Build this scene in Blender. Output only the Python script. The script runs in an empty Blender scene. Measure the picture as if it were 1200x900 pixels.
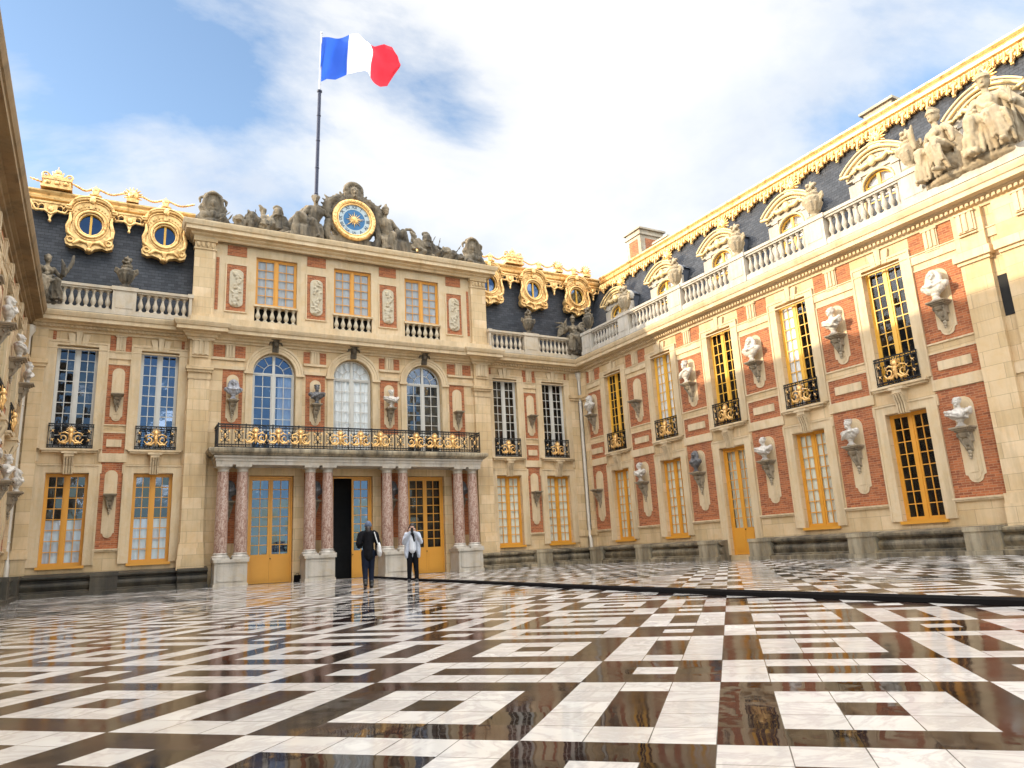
import bpy, bmesh, math, random
from math import sin, cos, pi, radians, sqrt, atan2
from mathutils import Vector, Matrix, Euler, noise

random.seed(7)
sc = bpy.context.scene
col = sc.collection
W = 12.0          # half width of the court
FZ = 0.05         # floor level

# ------------------------------------------------------------------ mesh builder
class MB:
    def __init__(s):
        s.v = []; s.f = []; s.sm = []; s.mi = []
        s.M = None; s.cur = 0
    def add(s, vs, fs, smooth=False):
        o = len(s.v)
        if s.M is not None:
            vs = [s.M @ Vector(p) for p in vs]
        s.v += [tuple(p) for p in vs]
        for f in fs:
            s.f.append([i + o for i in f]); s.sm.append(smooth); s.mi.append(s.cur)
        return s
    def box(s, x0, x1, y0, y1, z0, z1):
        if x0 > x1: x0, x1 = x1, x0
        if y0 > y1: y0, y1 = y1, y0
        if z0 > z1: z0, z1 = z1, z0
        vs = [(x0,y0,z0),(x1,y0,z0),(x1,y1,z0),(x0,y1,z0),(x0,y0,z1),(x1,y0,z1),(x1,y1,z1),(x0,y1,z1)]
        return s.add(vs, [(3,2,1,0),(4,5,6,7),(0,1,5,4),(1,2,6,5),(2,3,7,6),(3,0,4,7)])
    def wb(s, s0, s1, d0, d1, z0, z1):            # wall box: d is measured outward from the wall plane
        return s.box(s0, s1, -d1, -d0, z0, z1)
    def prism(s, poly, y0, y1, smooth=False):      # polygon in xz (ccw seen from -y), extruded along y
        n = len(poly)
        vs = [(x, y0, z) for x, z in poly] + [(x, y1, z) for x, z in poly]
        fs = [list(range(n)), list(range(2*n-1, n-1, -1))]
        s.add(vs, fs)
        s.add(vs, [(i, i+n, (i+1) % n + n, (i+1) % n) for i in range(n)], smooth)
        return s
    def side(s, poly, x0, x1):                     # polygon in (d,z), extruded along x
        n = len(poly)
        vs = [(x0, -d, z) for d, z in poly] + [(x1, -d, z) for d, z in poly]
        fs = [list(range(n)), list(range(2*n-1, n-1, -1))] + [(i, i+n, (i+1) % n + n, (i+1) % n) for i in range(n)]
        return s.add(vs, fs)
    def lathe(s, prof, c=(0,0,0), seg=14, smooth=True, cap=True):
        vs = []; fs = []
        for r, z in prof:
            for k in range(seg):
                a = 2*pi*k/seg; vs.append((c[0]+r*cos(a), c[1]+r*sin(a), c[2]+z))
        for i in range(len(prof)-1):
            for k in range(seg):
                k2 = (k+1) % seg
                fs.append((i*seg+k, i*seg+k2, (i+1)*seg+k2, (i+1)*seg+k))
        s.add(vs, fs, smooth)
        if cap:
            m = (len(prof)-1)*seg
            s.add(vs, [tuple(range(seg-1, -1, -1)), tuple(range(m, m+seg))])
        return s
    def tube(s, pts, r, seg=6, closed=False, smooth=True):
        pts = [Vector(p) for p in pts]; n = len(pts)
        rs = r if isinstance(r, (list, tuple)) else [r]*n
        vs = []; fs = []
        for i, p in enumerate(pts):
            a = pts[(i-1) % n] if (closed or i > 0) else p
            b = pts[(i+1) % n] if (closed or i < n-1) else p
            t = (b-a); t = t.normalized() if t.length > 1e-9 else Vector((0,0,1))
            up = Vector((0,1,0)) if abs(t.y) < .9 else Vector((1,0,0))
            u = t.cross(up).normalized(); w = t.cross(u)
            for k in range(seg):
                an = 2*pi*k/seg
                vs.append(p + (u*cos(an) + w*sin(an))*rs[i])
        m = n if closed else n-1
        for i in range(m):
            j = (i+1) % n
            for k in range(seg):
                k2 = (k+1) % seg
                fs.append((i*seg+k, j*seg+k, j*seg+k2, i*seg+k2))
        s.add(vs, fs, smooth)
        if not closed:
            s.add(vs, [tuple(range(seg)), tuple(range((n-1)*seg+seg-1, (n-1)*seg-1, -1))])
        return s
    def ell(s, c, r, seg=10, rings=7, rot=None):
        vs = []; fs = []
        R = Euler(rot).to_matrix() if rot else None
        for i in range(rings+1):
            th = pi*i/rings
            for k in range(seg):
                a = 2*pi*k/seg
                p = Vector((r[0]*sin(th)*cos(a), r[1]*sin(th)*sin(a), -r[2]*cos(th)))
                if R: p = R @ p
                vs.append(p + Vector(c))
        for i in range(rings):
            for k in range(seg):
                k2 = (k+1) % seg
                fs.append((i*seg+k, i*seg+k2, (i+1)*seg+k2, (i+1)*seg+k))
        return s.add(vs, fs, True)
    def cap(s, p, q, r1, r2=None, seg=9):           # tapered capsule
        r2 = r1 if r2 is None else r2
        p = Vector(p); q = Vector(q); t = q-p
        L = t.length
        t = t/L if L > 1e-9 else Vector((0,0,1))
        pts = []; rs = []
        for a in (-85, -55, -25): pts.append(p + t*(r1*sin(radians(a)))); rs.append(r1*cos(radians(a)))
        pts.append(p); rs.append(r1); pts.append(q); rs.append(r2)
        for a in (25, 55, 85): pts.append(q + t*(r2*sin(radians(a)))); rs.append(r2*cos(radians(a)))
        return s.tube(pts, rs, seg)
    def chain(s, pts, rs):
        for i in range(len(pts)-1): s.cap(pts[i], pts[i+1], rs[i], rs[i+1])
        return s
    def path(s, pts, prof, closed=False):           # sweep moulding profile (d,z) along plan polyline; outward is to the right of travel... (-y when travelling +x)
        P = [Vector((a, b)) for a, b in pts]; n = len(P); vs = []; fs = []
        for i in range(n):
            ns = []
            if i > 0: e = (P[i]-P[i-1]).normalized(); ns.append(Vector((e.y, -e.x)))
            if i < n-1: e = (P[i+1]-P[i]).normalized(); ns.append(Vector((e.y, -e.x)))
            m = ns[0]
            if len(ns) == 2:
                m = (ns[0]+ns[1]); m = m/(1+ns[0].dot(ns[1])) if 1+ns[0].dot(ns[1]) > .05 else ns[0]
            for d, z in prof: vs.append((P[i].x+m.x*d, P[i].y+m.y*d, z))
        k = len(prof)
        for i in range(n-1):
            for j in range(k-1):
                fs.append((i*k+j, (i+1)*k+j, (i+1)*k+j+1, i*k+j+1))
        fs.append(tuple(range(k))); fs.append(tuple(range((n-1)*k+k-1, (n-1)*k-1, -1)))
        return s.add(vs, fs)
    def mesh(s, name, *mats):
        me = bpy.data.meshes.new(name)
        me.from_pydata(s.v, [], s.f)
        for m in mats: me.materials.append(m)
        me.polygons.foreach_set('use_smooth', s.sm)
        if len(mats) > 1: me.polygons.foreach_set('material_index', s.mi)
        bm = bmesh.new(); bm.from_mesh(me)
        bmesh.ops.recalc_face_normals(bm, faces=bm.faces)
        bm.to_mesh(me); bm.free(); me.update()
        return me

def obj(name, me, parent=None, loc=(0,0,0), rot=(0,0,0), scale=None):
    o = bpy.data.objects.new(name, me)
    col.objects.link(o)
    if parent: o.parent = parent
    o.location = loc; o.rotation_euler = rot
    if scale: o.scale = scale
    return o
def tag(o, label=None, cat=None, group=None, kind=None):
    if label: o['label'] = label
    if cat: o['category'] = cat
    if group: o['group'] = group
    if kind: o['kind'] = kind
    return o
def thing(name, label, cat, loc=(0,0,0), rotz=0, group=None):
    o = obj(name, None, None, loc, (0,0,rotz)); o.empty_display_size = .3
    return tag(o, label, cat, group)

def carve(mb, name, mat, voxel=.03, smooth=2, amp=0.0, freq=6.0, stretch=(1,1,1), fold=0.0, ffreq=9.0, keep=None):
    """fuse primitives into one continuous carved surface"""
    me = mb.mesh(name + '_raw')
    ob = bpy.data.objects.new('tmp', me); col.objects.link(ob)
    md = ob.modifiers.new('r', 'REMESH'); md.mode = 'VOXEL'; md.voxel_size = voxel
    dg = bpy.context.evaluated_depsgraph_get()
    out = bpy.data.meshes.new_from_object(ob.evaluated_get(dg), depsgraph=dg)
    bpy.data.objects.remove(ob); bpy.data.meshes.remove(me)
    bm = bmesh.new(); bm.from_mesh(out)
    for _ in range(smooth):
        bmesh.ops.smooth_vert(bm, verts=bm.verts, factor=.5, use_axis_x=True, use_axis_y=True, use_axis_z=True)
    bm.normal_update()
    if amp or fold:
        for v in bm.verts:
            p = Vector((v.co.x*stretch[0], v.co.y*stretch[1], v.co.z*stretch[2]))
            k = 1.0 if keep is None else keep(v.co)
            h = amp*noise.fractal(p*freq, 1.0, 2.0, 3)
            if fold:
                h += fold*sin(ffreq*(p.x*1.3+p.z*.55) + 2.5*noise.noise(p*2.2))
            v.co += v.normal*h*k
    bm.to_mesh(out); bm.free()
    out.name = name
    out.materials.clear(); out.materials.append(mat)
    out.polygons.foreach_set('use_smooth', [True]*len(out.polygons))
    out.update()
    return out

# ------------------------------------------------------------------ materials
class NT:
    def __init__(s, name):
        m = bpy.data.materials.new(name); m.use_nodes = True
        s.m = m; s.t = m.node_tree; s.n = s.t.nodes; s.l = s.t.links
        s.bsdf = s.n['Principled BSDF']; s.out = s.n['Material Output']
        s._c = None
    def new(s, t, **kw):
        n = s.n.new(t)
        for k, v in kw.items(): setattr(n, k, v)
        return n
    def link(s, a, b): s.l.new(a, b)
    def coord(s):
        if s._c is None: s._c = s.new('ShaderNodeTexCoord').outputs['Object']
        return s._c
    def val(s, sock, v):
        if hasattr(v, 'bl_idname') and isinstance(v, bpy.types.NodeSocket): s.link(v, sock)
        else: sock.default_value = v
    def M(s, op, a, b=0.0, c=None, clamp=False):
        n = s.new('ShaderNodeMath', operation=op); n.use_clamp = clamp
        s.val(n.inputs[0], a); s.val(n.inputs[1], b)
        if c is not None: s.val(n.inputs[2], c)
        return n.outputs[0]
    def noise(s, scale=5, detail=4, vec=None, rough=.55, dist=0, out='Fac'):
        n = s.new('ShaderNodeTexNoise'); s.link(vec if vec is not None else s.coord(), n.inputs['Vector'])
        n.inputs['Scale'].default_value = scale; n.inputs['Detail'].default_value = detail
        n.inputs['Roughness'].default_value = rough; n.inputs['Distortion'].default_value = dist
        return n.outputs[out]
    def mapv(s, scale=(1,1,1), rot=(0,0,0), loc=(0,0,0), vec=None):
        n = s.new('ShaderNodeMapping'); s.link(vec if vec is not None else s.coord(), n.inputs[0])
        n.inputs['Scale'].default_value = scale; n.inputs['Rotation'].default_value = rot; n.inputs['Location'].default_value = loc
        return n.outputs[0]
    def ramp(s, fac, stops, interp='LINEAR'):
        n = s.new('ShaderNodeValToRGB'); cr = n.color_ramp; cr.interpolation = interp
        while len(cr.elements) > 1: cr.elements.remove(cr.elements[-1])
        cr.elements[0].position = stops[0][0]; cr.elements[0].color = rgba(stops[0][1])
        for p, c in stops[1:]:
            e = cr.elements.new(p); e.color = rgba(c)
        s.link(fac, n.inputs[0]); return n.outputs[0]
    def mix(s, f, a, b, mode='MIX'):
        n = s.new('ShaderNodeMix', data_type='RGBA', blend_type=mode)
        s.val(n.inputs[0], f); s.val(n.inputs[6], rgba(a) if not isinstance(a, bpy.types.NodeSocket) else a)
        s.val(n.inputs[7], rgba(b) if not isinstance(b, bpy.types.NodeSocket) else b)
        return n.outputs[2]
    def bump(s, h, strength=.3, dist=.02):
        n = s.new('ShaderNodeBump'); n.inputs['Strength'].default_value = strength; n.inputs['Distance'].default_value = dist
        s.link(h, n.inputs['Height']); s.link(n.outputs[0], s.bsdf.inputs['Normal']); return n
    def base(s, c): s.val(s.bsdf.inputs['Base Color'], rgba(c) if not isinstance(c, bpy.types.NodeSocket) else c)
    def set(s, **kw):
        for k, v in kw.items(): s.val(s.bsdf.inputs[k.replace('_', ' ')], v)
    def rnd(s): return s.new('ShaderNodeObjectInfo').outputs['Random']
def rgba(c):
    if isinstance(c, (int, float)): return (c, c, c, 1)
    return (c[0], c[1], c[2], 1)

MT = {}
def stone(name, c1, c2, joints=True, stain=.5, bw=.95, bh=.42, dark=None, rough=.85, jd=.75, bumpy=.25, streak=0.0, st0=.5, mott=.5, bvar=(.86,1.1)):
    t = NT(name)
    n1 = t.noise(.9, 5); n2 = t.noise(14, 4)
    colr = t.mix(t.ramp(n1, [(.35, 0), (.68, 1)]), c1, c2)
    colr = t.mix(t.M('MULTIPLY', n2, .22), colr, (c1[0]*.62, c1[1]*.6, c1[2]*.55))
    mo = t.ramp(t.noise(2.3, 7, None, .68, .6), [(.46,0),(.66,1)])
    colr = t.mix(t.M('MULTIPLY', mo, mott), colr, (c1[0]*.86, c1[1]*.72, c1[2]*.52))
    h = n2
    if joints:
        b = t.new('ShaderNodeTexBrick'); sx = t.new('ShaderNodeSeparateXYZ'); t.link(t.coord(), sx.inputs[0])
        cb = t.new('ShaderNodeCombineXYZ'); t.link(t.M('ADD', sx.outputs[0], sx.outputs[1]), cb.inputs[0]); t.link(sx.outputs[2], cb.inputs[1])
        t.link(cb.outputs[0], b.inputs['Vector'])
        b.inputs['Scale'].default_value = 1; b.inputs['Brick Width'].default_value = bw; b.inputs['Row Height'].default_value = bh
        b.inputs['Mortar Size'].default_value = .006; b.inputs['Mortar Smooth'].default_value = .3; b.inputs['Bias'].default_value = 0
        b.inputs['Color1'].default_value = (bvar[0],bvar[0]*.97,bvar[0]*.9,1); b.inputs['Color2'].default_value = (bvar[1],bvar[1]*1.0,bvar[1]*1.02,1); b.inputs['Mortar'].default_value = (jd,jd*.97,jd*.92,1)
        colr = t.mix(1.0, colr, b.outputs['Color'], 'MULTIPLY')
        h = t.M('SUBTRACT', t.M('MULTIPLY', n2, .4), b.outputs['Fac'])
    if stain:
        v = t.mapv((1.1, 1.1, .22)); st = t.ramp(t.noise(1.6, 6, v, .65), [(st0, 0), (st0+.26, 1)])
        colr = t.mix(t.M('MULTIPLY', st, stain), colr, dark or (c1[0]*.42, c1[1]*.38, c1[2]*.32))
    if streak:
        v = t.mapv((5, 5, .35)); st = t.ramp(t.noise(1.5, 5, v, .6), [(.5, 0), (.72, 1)])
        colr = t.mix(t.M('MULTIPLY', st, streak), colr, (.05,.045,.035))
    t.base(colr); t.set(Roughness=rough); t.bump(h, bumpy, .02)
    return t.m
MT['stone'] = stone('limestone', (.69,.53,.325), (.58,.425,.235), stain=.5, jd=.55, streak=.16, mott=.4, bvar=(.87,1.08))
MT['stone2'] = stone('limestone_trim', (.67,.53,.345), (.58,.445,.265), joints=False, stain=.5, mott=.45, streak=.16)
MT['rail'] = stone('balustrade_stone', (.58,.50,.385), (.46,.385,.28), joints=False, stain=.5, dark=(.2,.18,.15))
MT['white'] = stone('white_stone', (.54,.50,.43), (.45,.40,.33), joints=False, stain=.45, dark=(.16,.14,.12), streak=.25)
MT['plinth'] = stone('mossy_plinth_stone', (.36,.30,.20), (.15,.12,.08), bw=1.3, bh=.3, stain=.95, dark=(.02,.018,.013), rough=.7, streak=.75, st0=.40)
MT['plinthblock'] = stone('damp_plinth_block', (.46,.39,.27), (.25,.21,.14), joints=False, stain=.9, dark=(.025,.022,.016), rough=.7, streak=.65, st0=.43)
MT['sculpt'] = stone('weathered_sculpture', (.28,.225,.15), (.12,.098,.07), joints=False, stain=.95, dark=(.018,.016,.013), rough=.9, streak=.75, st0=.41)
MT['bracket'] = stone('bracket_stone', (.44,.37,.26), (.26,.21,.145), joints=False, stain=.8, dark=(.05,.045,.038), rough=.85, streak=.3)
MT['sculpt_light'] = stone('pale_statue_stone', (.42,.34,.225), (.32,.255,.165), joints=False, stain=.6, dark=(.13,.105,.075), rough=.88, streak=.25)
MT['cornice_shade'] = stone('shade_toned_cornice_stone', (.30,.205,.105), (.22,.15,.075), joints=False, stain=.6, dark=(.05,.035,.02))  # soffit shade of the left cornice put into a darker stone colour
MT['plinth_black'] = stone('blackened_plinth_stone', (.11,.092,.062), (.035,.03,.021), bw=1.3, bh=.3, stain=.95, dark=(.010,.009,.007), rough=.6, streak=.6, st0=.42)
MT['relief'] = stone('relief_stone', (.56,.49,.36), (.42,.36,.26), joints=False, stain=.5, rough=.9)

def marble(name, c1, c2, dark, amt):
    t = NT(name); n = t.noise(3.2, 5)
    c = t.mix(t.ramp(n, [(.4, 0), (.7, 1)]), c1, c2)
    st = t.ramp(t.noise(4.5, 5, t.mapv((1,1,.5))), [(.5, 0), (.72, 1)])
    c = t.mix(t.M('MULTIPLY', st, amt), c, dark)
    t.base(c); t.set(Roughness=.5); t.bump(t.noise(25, 3), .08, .01); return t.m
MT['marble'] = marble('white_marble', (.55,.505,.44), (.43,.39,.33), (.17,.15,.125), .7)
MT['marble_grey'] = marble('grey_marble', (.33,.33,.35), (.2,.2,.22), (.06,.06,.07), .6)
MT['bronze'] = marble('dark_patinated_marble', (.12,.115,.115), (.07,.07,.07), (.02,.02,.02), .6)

def m_brick():
    t = NT('red_brick'); sx = t.new('ShaderNodeSeparateXYZ'); t.link(t.coord(), sx.inputs[0])
    cb = t.new('ShaderNodeCombineXYZ'); t.link(t.M('ADD', sx.outputs[0], sx.outputs[1]), cb.inputs[0]); t.link(sx.outputs[2], cb.inputs[1])
    b = t.new('ShaderNodeTexBrick'); t.link(cb.outputs[0], b.inputs['Vector'])
    b.inputs['Scale'].default_value = 1; b.inputs['Brick Width'].default_value = .23; b.inputs['Row Height'].default_value = .07
    b.inputs['Mortar Size'].default_value = .007; b.inputs['Mortar Smooth'].default_value = .2; b.inputs['Bias'].default_value = -.05
    b.inputs['Color1'].default_value = (.45,.135,.046,1); b.inputs['Color2'].default_value = (.20,.052,.022,1); b.inputs['Mortar'].default_value = (.40,.235,.12,1)
    c = t.mix(t.M('MULTIPLY', t.ramp(t.noise(2.2, 5), [(.4,0),(.7,1)]), .4), b.outputs['Color'], (.42,.17,.075))
    dk = t.ramp(t.noise(7, 4, t.mapv((1,1,3)), .65), [(.55,0),(.66,1)])
    c = t.mix(t.M('MULTIPLY', dk, .6), c, (.10,.035,.022))
    t.base(c); t.set(Roughness=.9); t.bump(t.M('SUBTRACT', t.M('MULTIPLY', t.noise(30,2), .3), b.outputs['Fac']), .35, .012)
    return t.m
MT['brick'] = m_brick()

def m_slate():
    t = NT('blue_grey_slate'); sx = t.new('ShaderNodeSeparateXYZ'); t.link(t.coord(), sx.inputs[0])
    cb = t.new('ShaderNodeCombineXYZ'); t.link(sx.outputs[0], cb.inputs[0]); t.link(sx.outputs[2], cb.inputs[1])
    b = t.new('ShaderNodeTexBrick'); t.link(cb.outputs[0], b.inputs['Vector'])
    b.inputs['Scale'].default_value = 1; b.inputs['Brick Width'].default_value = .24; b.inputs['Row Height'].default_value = .125
    b.inputs['Mortar Size'].default_value = .008; b.inputs['Bias'].default_value = 0
    b.inputs['Color1'].default_value = (.020,.023,.029,1); b.inputs['Color2'].default_value = (.055,.059,.068,1); b.inputs['Mortar'].default_value = (.012,.013,.015,1)
    c = t.mix(t.M('MULTIPLY', t.noise(1.2, 5), .45), b.outputs['Color'], (.03,.034,.04))
    t.base(c); t.set(Roughness=t.M('ADD', .38, t.M('MULTIPLY', t.noise(9, 3), .3)), Specular_IOR_Level=.4)
    fr = t.M('FRACT', t.M('DIVIDE', sx.outputs[2], .125))
    t.bump(t.M('SUBTRACT', t.M('MULTIPLY', fr, -.8), b.outputs['Fac']), .6, .015)
    return t.m
MT['slate'] = m_slate()

def simple(name, c, rough=.6, metal=0, var=.25, scale=6, bump=0, spec=None, coat=0):
    t = NT(name); n = t.noise(scale, 4)
    t.base(t.mix(t.M('MULTIPLY', n, var), c, tuple(x*.45 for x in c)))
    t.set(Roughness=t.M('ADD', rough-.08, t.M('MULTIPLY', n, .16)), Metallic=metal)
    if spec is not None: t.set(Specular_IOR_Level=spec)
    if coat: t.set(Coat_Weight=coat, Coat_Roughness=.1)
    if bump: t.bump(t.noise(scale*5, 3), bump, .01)
    return t.m
def m_gold():
    t = NT('gilded_lead'); n = t.noise(2.5, 5); n2 = t.noise(18, 4)
    c = t.mix(t.ramp(n, [(.4,0),(.75,1)]), (.88,.57,.23), (.76,.43,.14))
    c = t.mix(t.M('MULTIPLY', t.ramp(t.noise(5, 5), [(.52,0),(.68,1)]), .7), c, (.30,.15,.045))
    t.base(c); t.set(Metallic=.6, Roughness=t.M('ADD', .3, t.M('MULTIPLY', n2, .25))); t.bump(t.noise(11, 4), .35, .03)
    return t.m
MT['gold'] = m_gold()
MT['lead'] = simple('lead_sheet', (.11,.125,.155), .5, .25, .5, 3, .1)
MT['ochre'] = simple('ochre_painted_wood', (.68,.31,.035), .45, 0, .22, 2.5)
MT['ochre_gold'] = simple('golden_painted_wood', (.78,.43,.055), .42, 0, .22, 2.5)  # gold-orange paint of the right upper windows, dormers and oculus bars
MT['offwhite'] = simple('offwhite_painted_wood', (.58,.56,.50), .5, 0, .25, 3)
MT['iron'] = simple('black_wrought_iron', (.013,.013,.014), .45, .3, .3, 8)
MT['zinc'] = simple('cream_painted_pipe', (.62,.56,.46), .55, .1, .4, 3)
MT['dark'] = simple('dark_interior', (.012,.011,.010), .9)
MT['rubber'] = simple('black_rubber', (.009,.008,.008), .95, 0, .5, 4, .2, spec=.03)
MT['pole'] = simple('dark_blue_pole_paint', (.02,.024,.05), .4, .2)
MT['pole2'] = simple('pale_pole_top', (.5,.5,.52), .4, .3)
MT['chim'] = stone('chimney_stone', (.5,.44,.35), (.36,.31,.24), bw=.5, bh=.25, stain=.6)

def m_glass(name, c, ior, rough=.03, tint=0.0):
    t = NT(name); t.n.remove(t.bsdf)
    fr = t.new('ShaderNodeFresnel'); bf = t.new('ShaderNodeNewGeometry').outputs['Backfacing']
    t.link(t.M('ADD', t.M('MULTIPLY', bf, 1.0/ior-ior), ior), fr.inputs['IOR'])
    g = t.new('ShaderNodeBsdfGlossy'); g.inputs['Roughness'].default_value = rough; g.inputs['Color'].default_value = rgba(tint) if tint else (.95,.97,1,1)
    tr = t.new('ShaderNodeBsdfTransparent'); tr.inputs['Color'].default_value = rgba(c)
    mx = t.new('ShaderNodeMixShader'); t.link(fr.outputs[0], mx.inputs[0]); t.link(tr.outputs[0], mx.inputs[1]); t.link(g.outputs[0], mx.inputs[2])
    bp = t.new('ShaderNodeBump'); bp.inputs['Strength'].default_value = .16; bp.inputs['Distance'].default_value = .02
    t.link(t.noise(3.2, 3), bp.inputs['Height'])
    sn = t.new('ShaderNodeVectorMath', operation='SNAP'); t.link(t.mapv((1,1,1),(0,0,0),(.0,0,.05)), sn.inputs[0]); sn.inputs[1].default_value = (.30,5,.41)
    wn = t.new('ShaderNodeTexWhiteNoise'); t.link(sn.outputs[0], wn.inputs['Vector'])
    a1 = t.new('ShaderNodeVectorMath', operation='SUBTRACT'); t.link(wn.outputs['Color'], a1.inputs[0]); a1.inputs[1].default_value = (.5,.5,.5)
    a2 = t.new('ShaderNodeVectorMath', operation='SCALE'); t.link(a1.outputs[0], a2.inputs[0]); a2.inputs['Scale'].default_value = .05
    a3 = t.new('ShaderNodeVectorMath', operation='ADD'); t.link(a2.outputs[0], a3.inputs[0]); t.link(bp.outputs[0], a3.inputs[1])
    t.link(a3.outputs[0], g.inputs['Normal'])
    t.link(mx.outputs[0], t.out.inputs[0]); return t.m
MT['glass'] = m_glass('window_glass', (1.0,1.0,1.0), 1.5)
MT['glass_mid'] = m_glass('half_reflecting_glass', (.8,.84,.9), 1.95, .03, (.62,.74,.92))  # some blue of the reflected sky put into the gloss tint
MT['glass_mirror'] = m_glass('blue_reflecting_glass', (.5,.56,.66), 2.5, .03, (.46,.62,.90))  # stronger sky reflection blue painted in through the gloss tint
def m_cloth(name, c):
    t = NT(name); n = t.noise(1.4, 3, t.mapv((9,9,.6)))
    t.base(t.mix(t.M('MULTIPLY', n, .22), c, tuple(x*.7 for x in c))); t.set(Roughness=.9); return t.m
MT['curtain'] = m_cloth('white_curtain', (.80,.81,.78))
MT['curtain_green'] = m_cloth('pale_green_curtain', (.70,.70,.56))
MT['curtain_grey'] = m_cloth('grey_blind', (.40,.42,.42))

def m_rosy():
    t = NT('red_veined_marble'); n = t.noise(5.5, 7, t.mapv((1.6,1.6,.8)), .68, 1.8)
    c = t.ramp(n, [(.28,(.13,.07,.05)), (.42,(.28,.155,.115)), (.50,(.38,.245,.19)), (.555,(.58,.46,.38)), (.61,(.34,.205,.155)), (.8,(.20,.105,.08))])
    t.base(c); t.set(Roughness=.32); return t.m
MT['rosy'] = m_rosy()
# ------------------------------------------------------------------ wet marble paving (one sheet, procedural pattern)
UN, A0, B0 = .2475, -23.4717, 14.1599
def m_floor():
    t = NT('wet_marble_paving'); M = t.M
    sx = t.new('ShaderNodeSeparateXYZ'); t.link(t.coord(), sx.inputs[0]); X, Yc = sx.outputs[0], sx.outputs[1]
    q = 2**-.5
    a = M('MULTIPLY', M('ADD', X, Yc), q); b = M('MULTIPLY', M('SUBTRACT', X, Yc), q)
    I = M('DIVIDE', M('SUBTRACT', A0, a), UN); J = M('DIVIDE', M('SUBTRACT', b, B0), UN)
    i = M('FLOORED_MODULO', I, 8.0); j = M('FLOORED_MODULO', J, 8.0)
    ab = lambda v, c: M('ABSOLUTE', M('SUBTRACT', v, c))
    lt = lambda v, c: M('LESS_THAN', v, c)
    AA = M('SUBTRACT', 1.0, lt(M('MAXIMUM', M('SUBTRACT', ab(j,1.5), .5), M('SUBTRACT', ab(i,2.5), 1.5)), 0.0))
    r = M('MAXIMUM', ab(j,5.5), ab(i,2.5)); CA = M('SUBTRACT', lt(r,1.5), lt(r,.5))
    AB = lt(M('MAXIMUM', ab(j,1.5), ab(i,6.5)), .5)
    CB = M('SUBTRACT', 1.0, lt(M('MAXIMUM', M('SUBTRACT', ab(j,5.5), 1.5), M('SUBTRACT', ab(i,6.5), .5)), 0.0))
    inJ = lt(j, 3.0); inI = lt(i, 5.0)
    sel = lambda k, u, v: M('ADD', M('MULTIPLY', k, u), M('MULTIPLY', M('SUBTRACT', 1.0, k), v))
    wmask = sel(inJ, sel(inI, AA, AB), sel(inI, CA, CB))
    cid = t.new('ShaderNodeCombineXYZ'); t.link(M('FLOOR', I), cid.inputs[0]); t.link(M('FLOOR', J), cid.inputs[1])
    wn = t.new('ShaderNodeTexWhiteNoise', noise_dimensions='2D'); t.link(cid.outputs[0], wn.inputs['Vector'])
    rv = wn.outputs['Value']
    # joints
    fi = M('ABSOLUTE', M('SUBTRACT', M('FRACT', I), .5)); fj = M('ABSOLUTE', M('SUBTRACT', M('FRACT', J), .5))
    jt = M('GREATER_THAN', M('MAXIMUM', fi, fj), M('ADD', .484, M('MULTIPLY', t.noise(7, 2), .012)))
    # marble colours
    cw = t.mix(rv, (.63,.605,.565), (.53,.505,.47))
    vein = t.ramp(t.noise(2.4, 8, None, .66, 1.6), [(.42,0),(.50,1),(.56,0)])
    cw = t.mix(M('MULTIPLY', vein, .5), cw, (.34,.31,.30))
    dirt = t.ramp(t.noise(1.1, 8, None, .7), [(.46,0),(.70,1)])
    cw = t.mix(M('MULTIPLY', dirt, .45), cw, (.43,.37,.30))
    cd = t.mix(rv, (.010,.008,.007), (.034,.018,.015))
    cd = t.mix(M('MULTIPLY', t.ramp(t.noise(3.3, 8, None, .7, .8), [(.52,0),(.75,1)]), .55), cd, (.085,.066,.05))
    c = t.mix(wmask, cd, cw)
    c = t.mix(M('MULTIPLY', jt, .8), c, (.035,.028,.022))
    t.base(c)
    # water film: mostly mirror smooth, duller where it has drained
    wet = t.ramp(t.noise(.42, 5, None, .6), [(.40,0),(.66,1)])
    fine = t.noise(26, 4)
    ro = M('ADD', M('ADD', .028, M('MULTIPLY', wet, .17)), M('MULTIPLY', M('MULTIPLY', fine, wet), .12))
    ro = M('ADD', ro, M('MULTIPLY', wmask, .035))
    t.set(Roughness=ro, IOR=1.33, Specular_IOR_Level=M('ADD', .46, M('MULTIPLY', wmask, -.02)))
    # each slab sits at its own slight tilt, with a faint ripple
    ge = t.new('ShaderNodeNewGeometry')
    v1 = t.new('ShaderNodeVectorMath', operation='SUBTRACT'); t.link(wn.outputs['Color'], v1.inputs[0]); v1.inputs[1].default_value = (.5,.5,.5)
    v2 = t.new('ShaderNodeVectorMath', operation='MULTIPLY'); t.link(v1.outputs[0], v2.inputs[0]); v2.inputs[1].default_value = (.012,.012,0)
    nz = t.new('ShaderNodeTexNoise'); t.link(t.coord(), nz.inputs['Vector']); nz.inputs['Scale'].default_value = 6.5; nz.inputs['Detail'].default_value = 4
    v3 = t.new('ShaderNodeVectorMath', operation='SUBTRACT'); t.link(nz.outputs['Color'], v3.inputs[0]); v3.inputs[1].default_value = (.5,.5,.5)
    v4 = t.new('ShaderNodeVectorMath', operation='MULTIPLY'); t.link(v3.outputs[0], v4.inputs[0]); v4.inputs[1].default_value = (.03,.03,0)
    s1 = t.new('ShaderNodeVectorMath', operation='ADD'); t.link(v2.outputs[0], s1.inputs[0]); t.link(v4.outputs[0], s1.inputs[1])
    s2 = t.new('ShaderNodeVectorMath', operation='ADD'); t.link(s1.outputs[0], s2.inputs[0]); t.link(ge.outputs['Normal'], s2.inputs[1])
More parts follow.
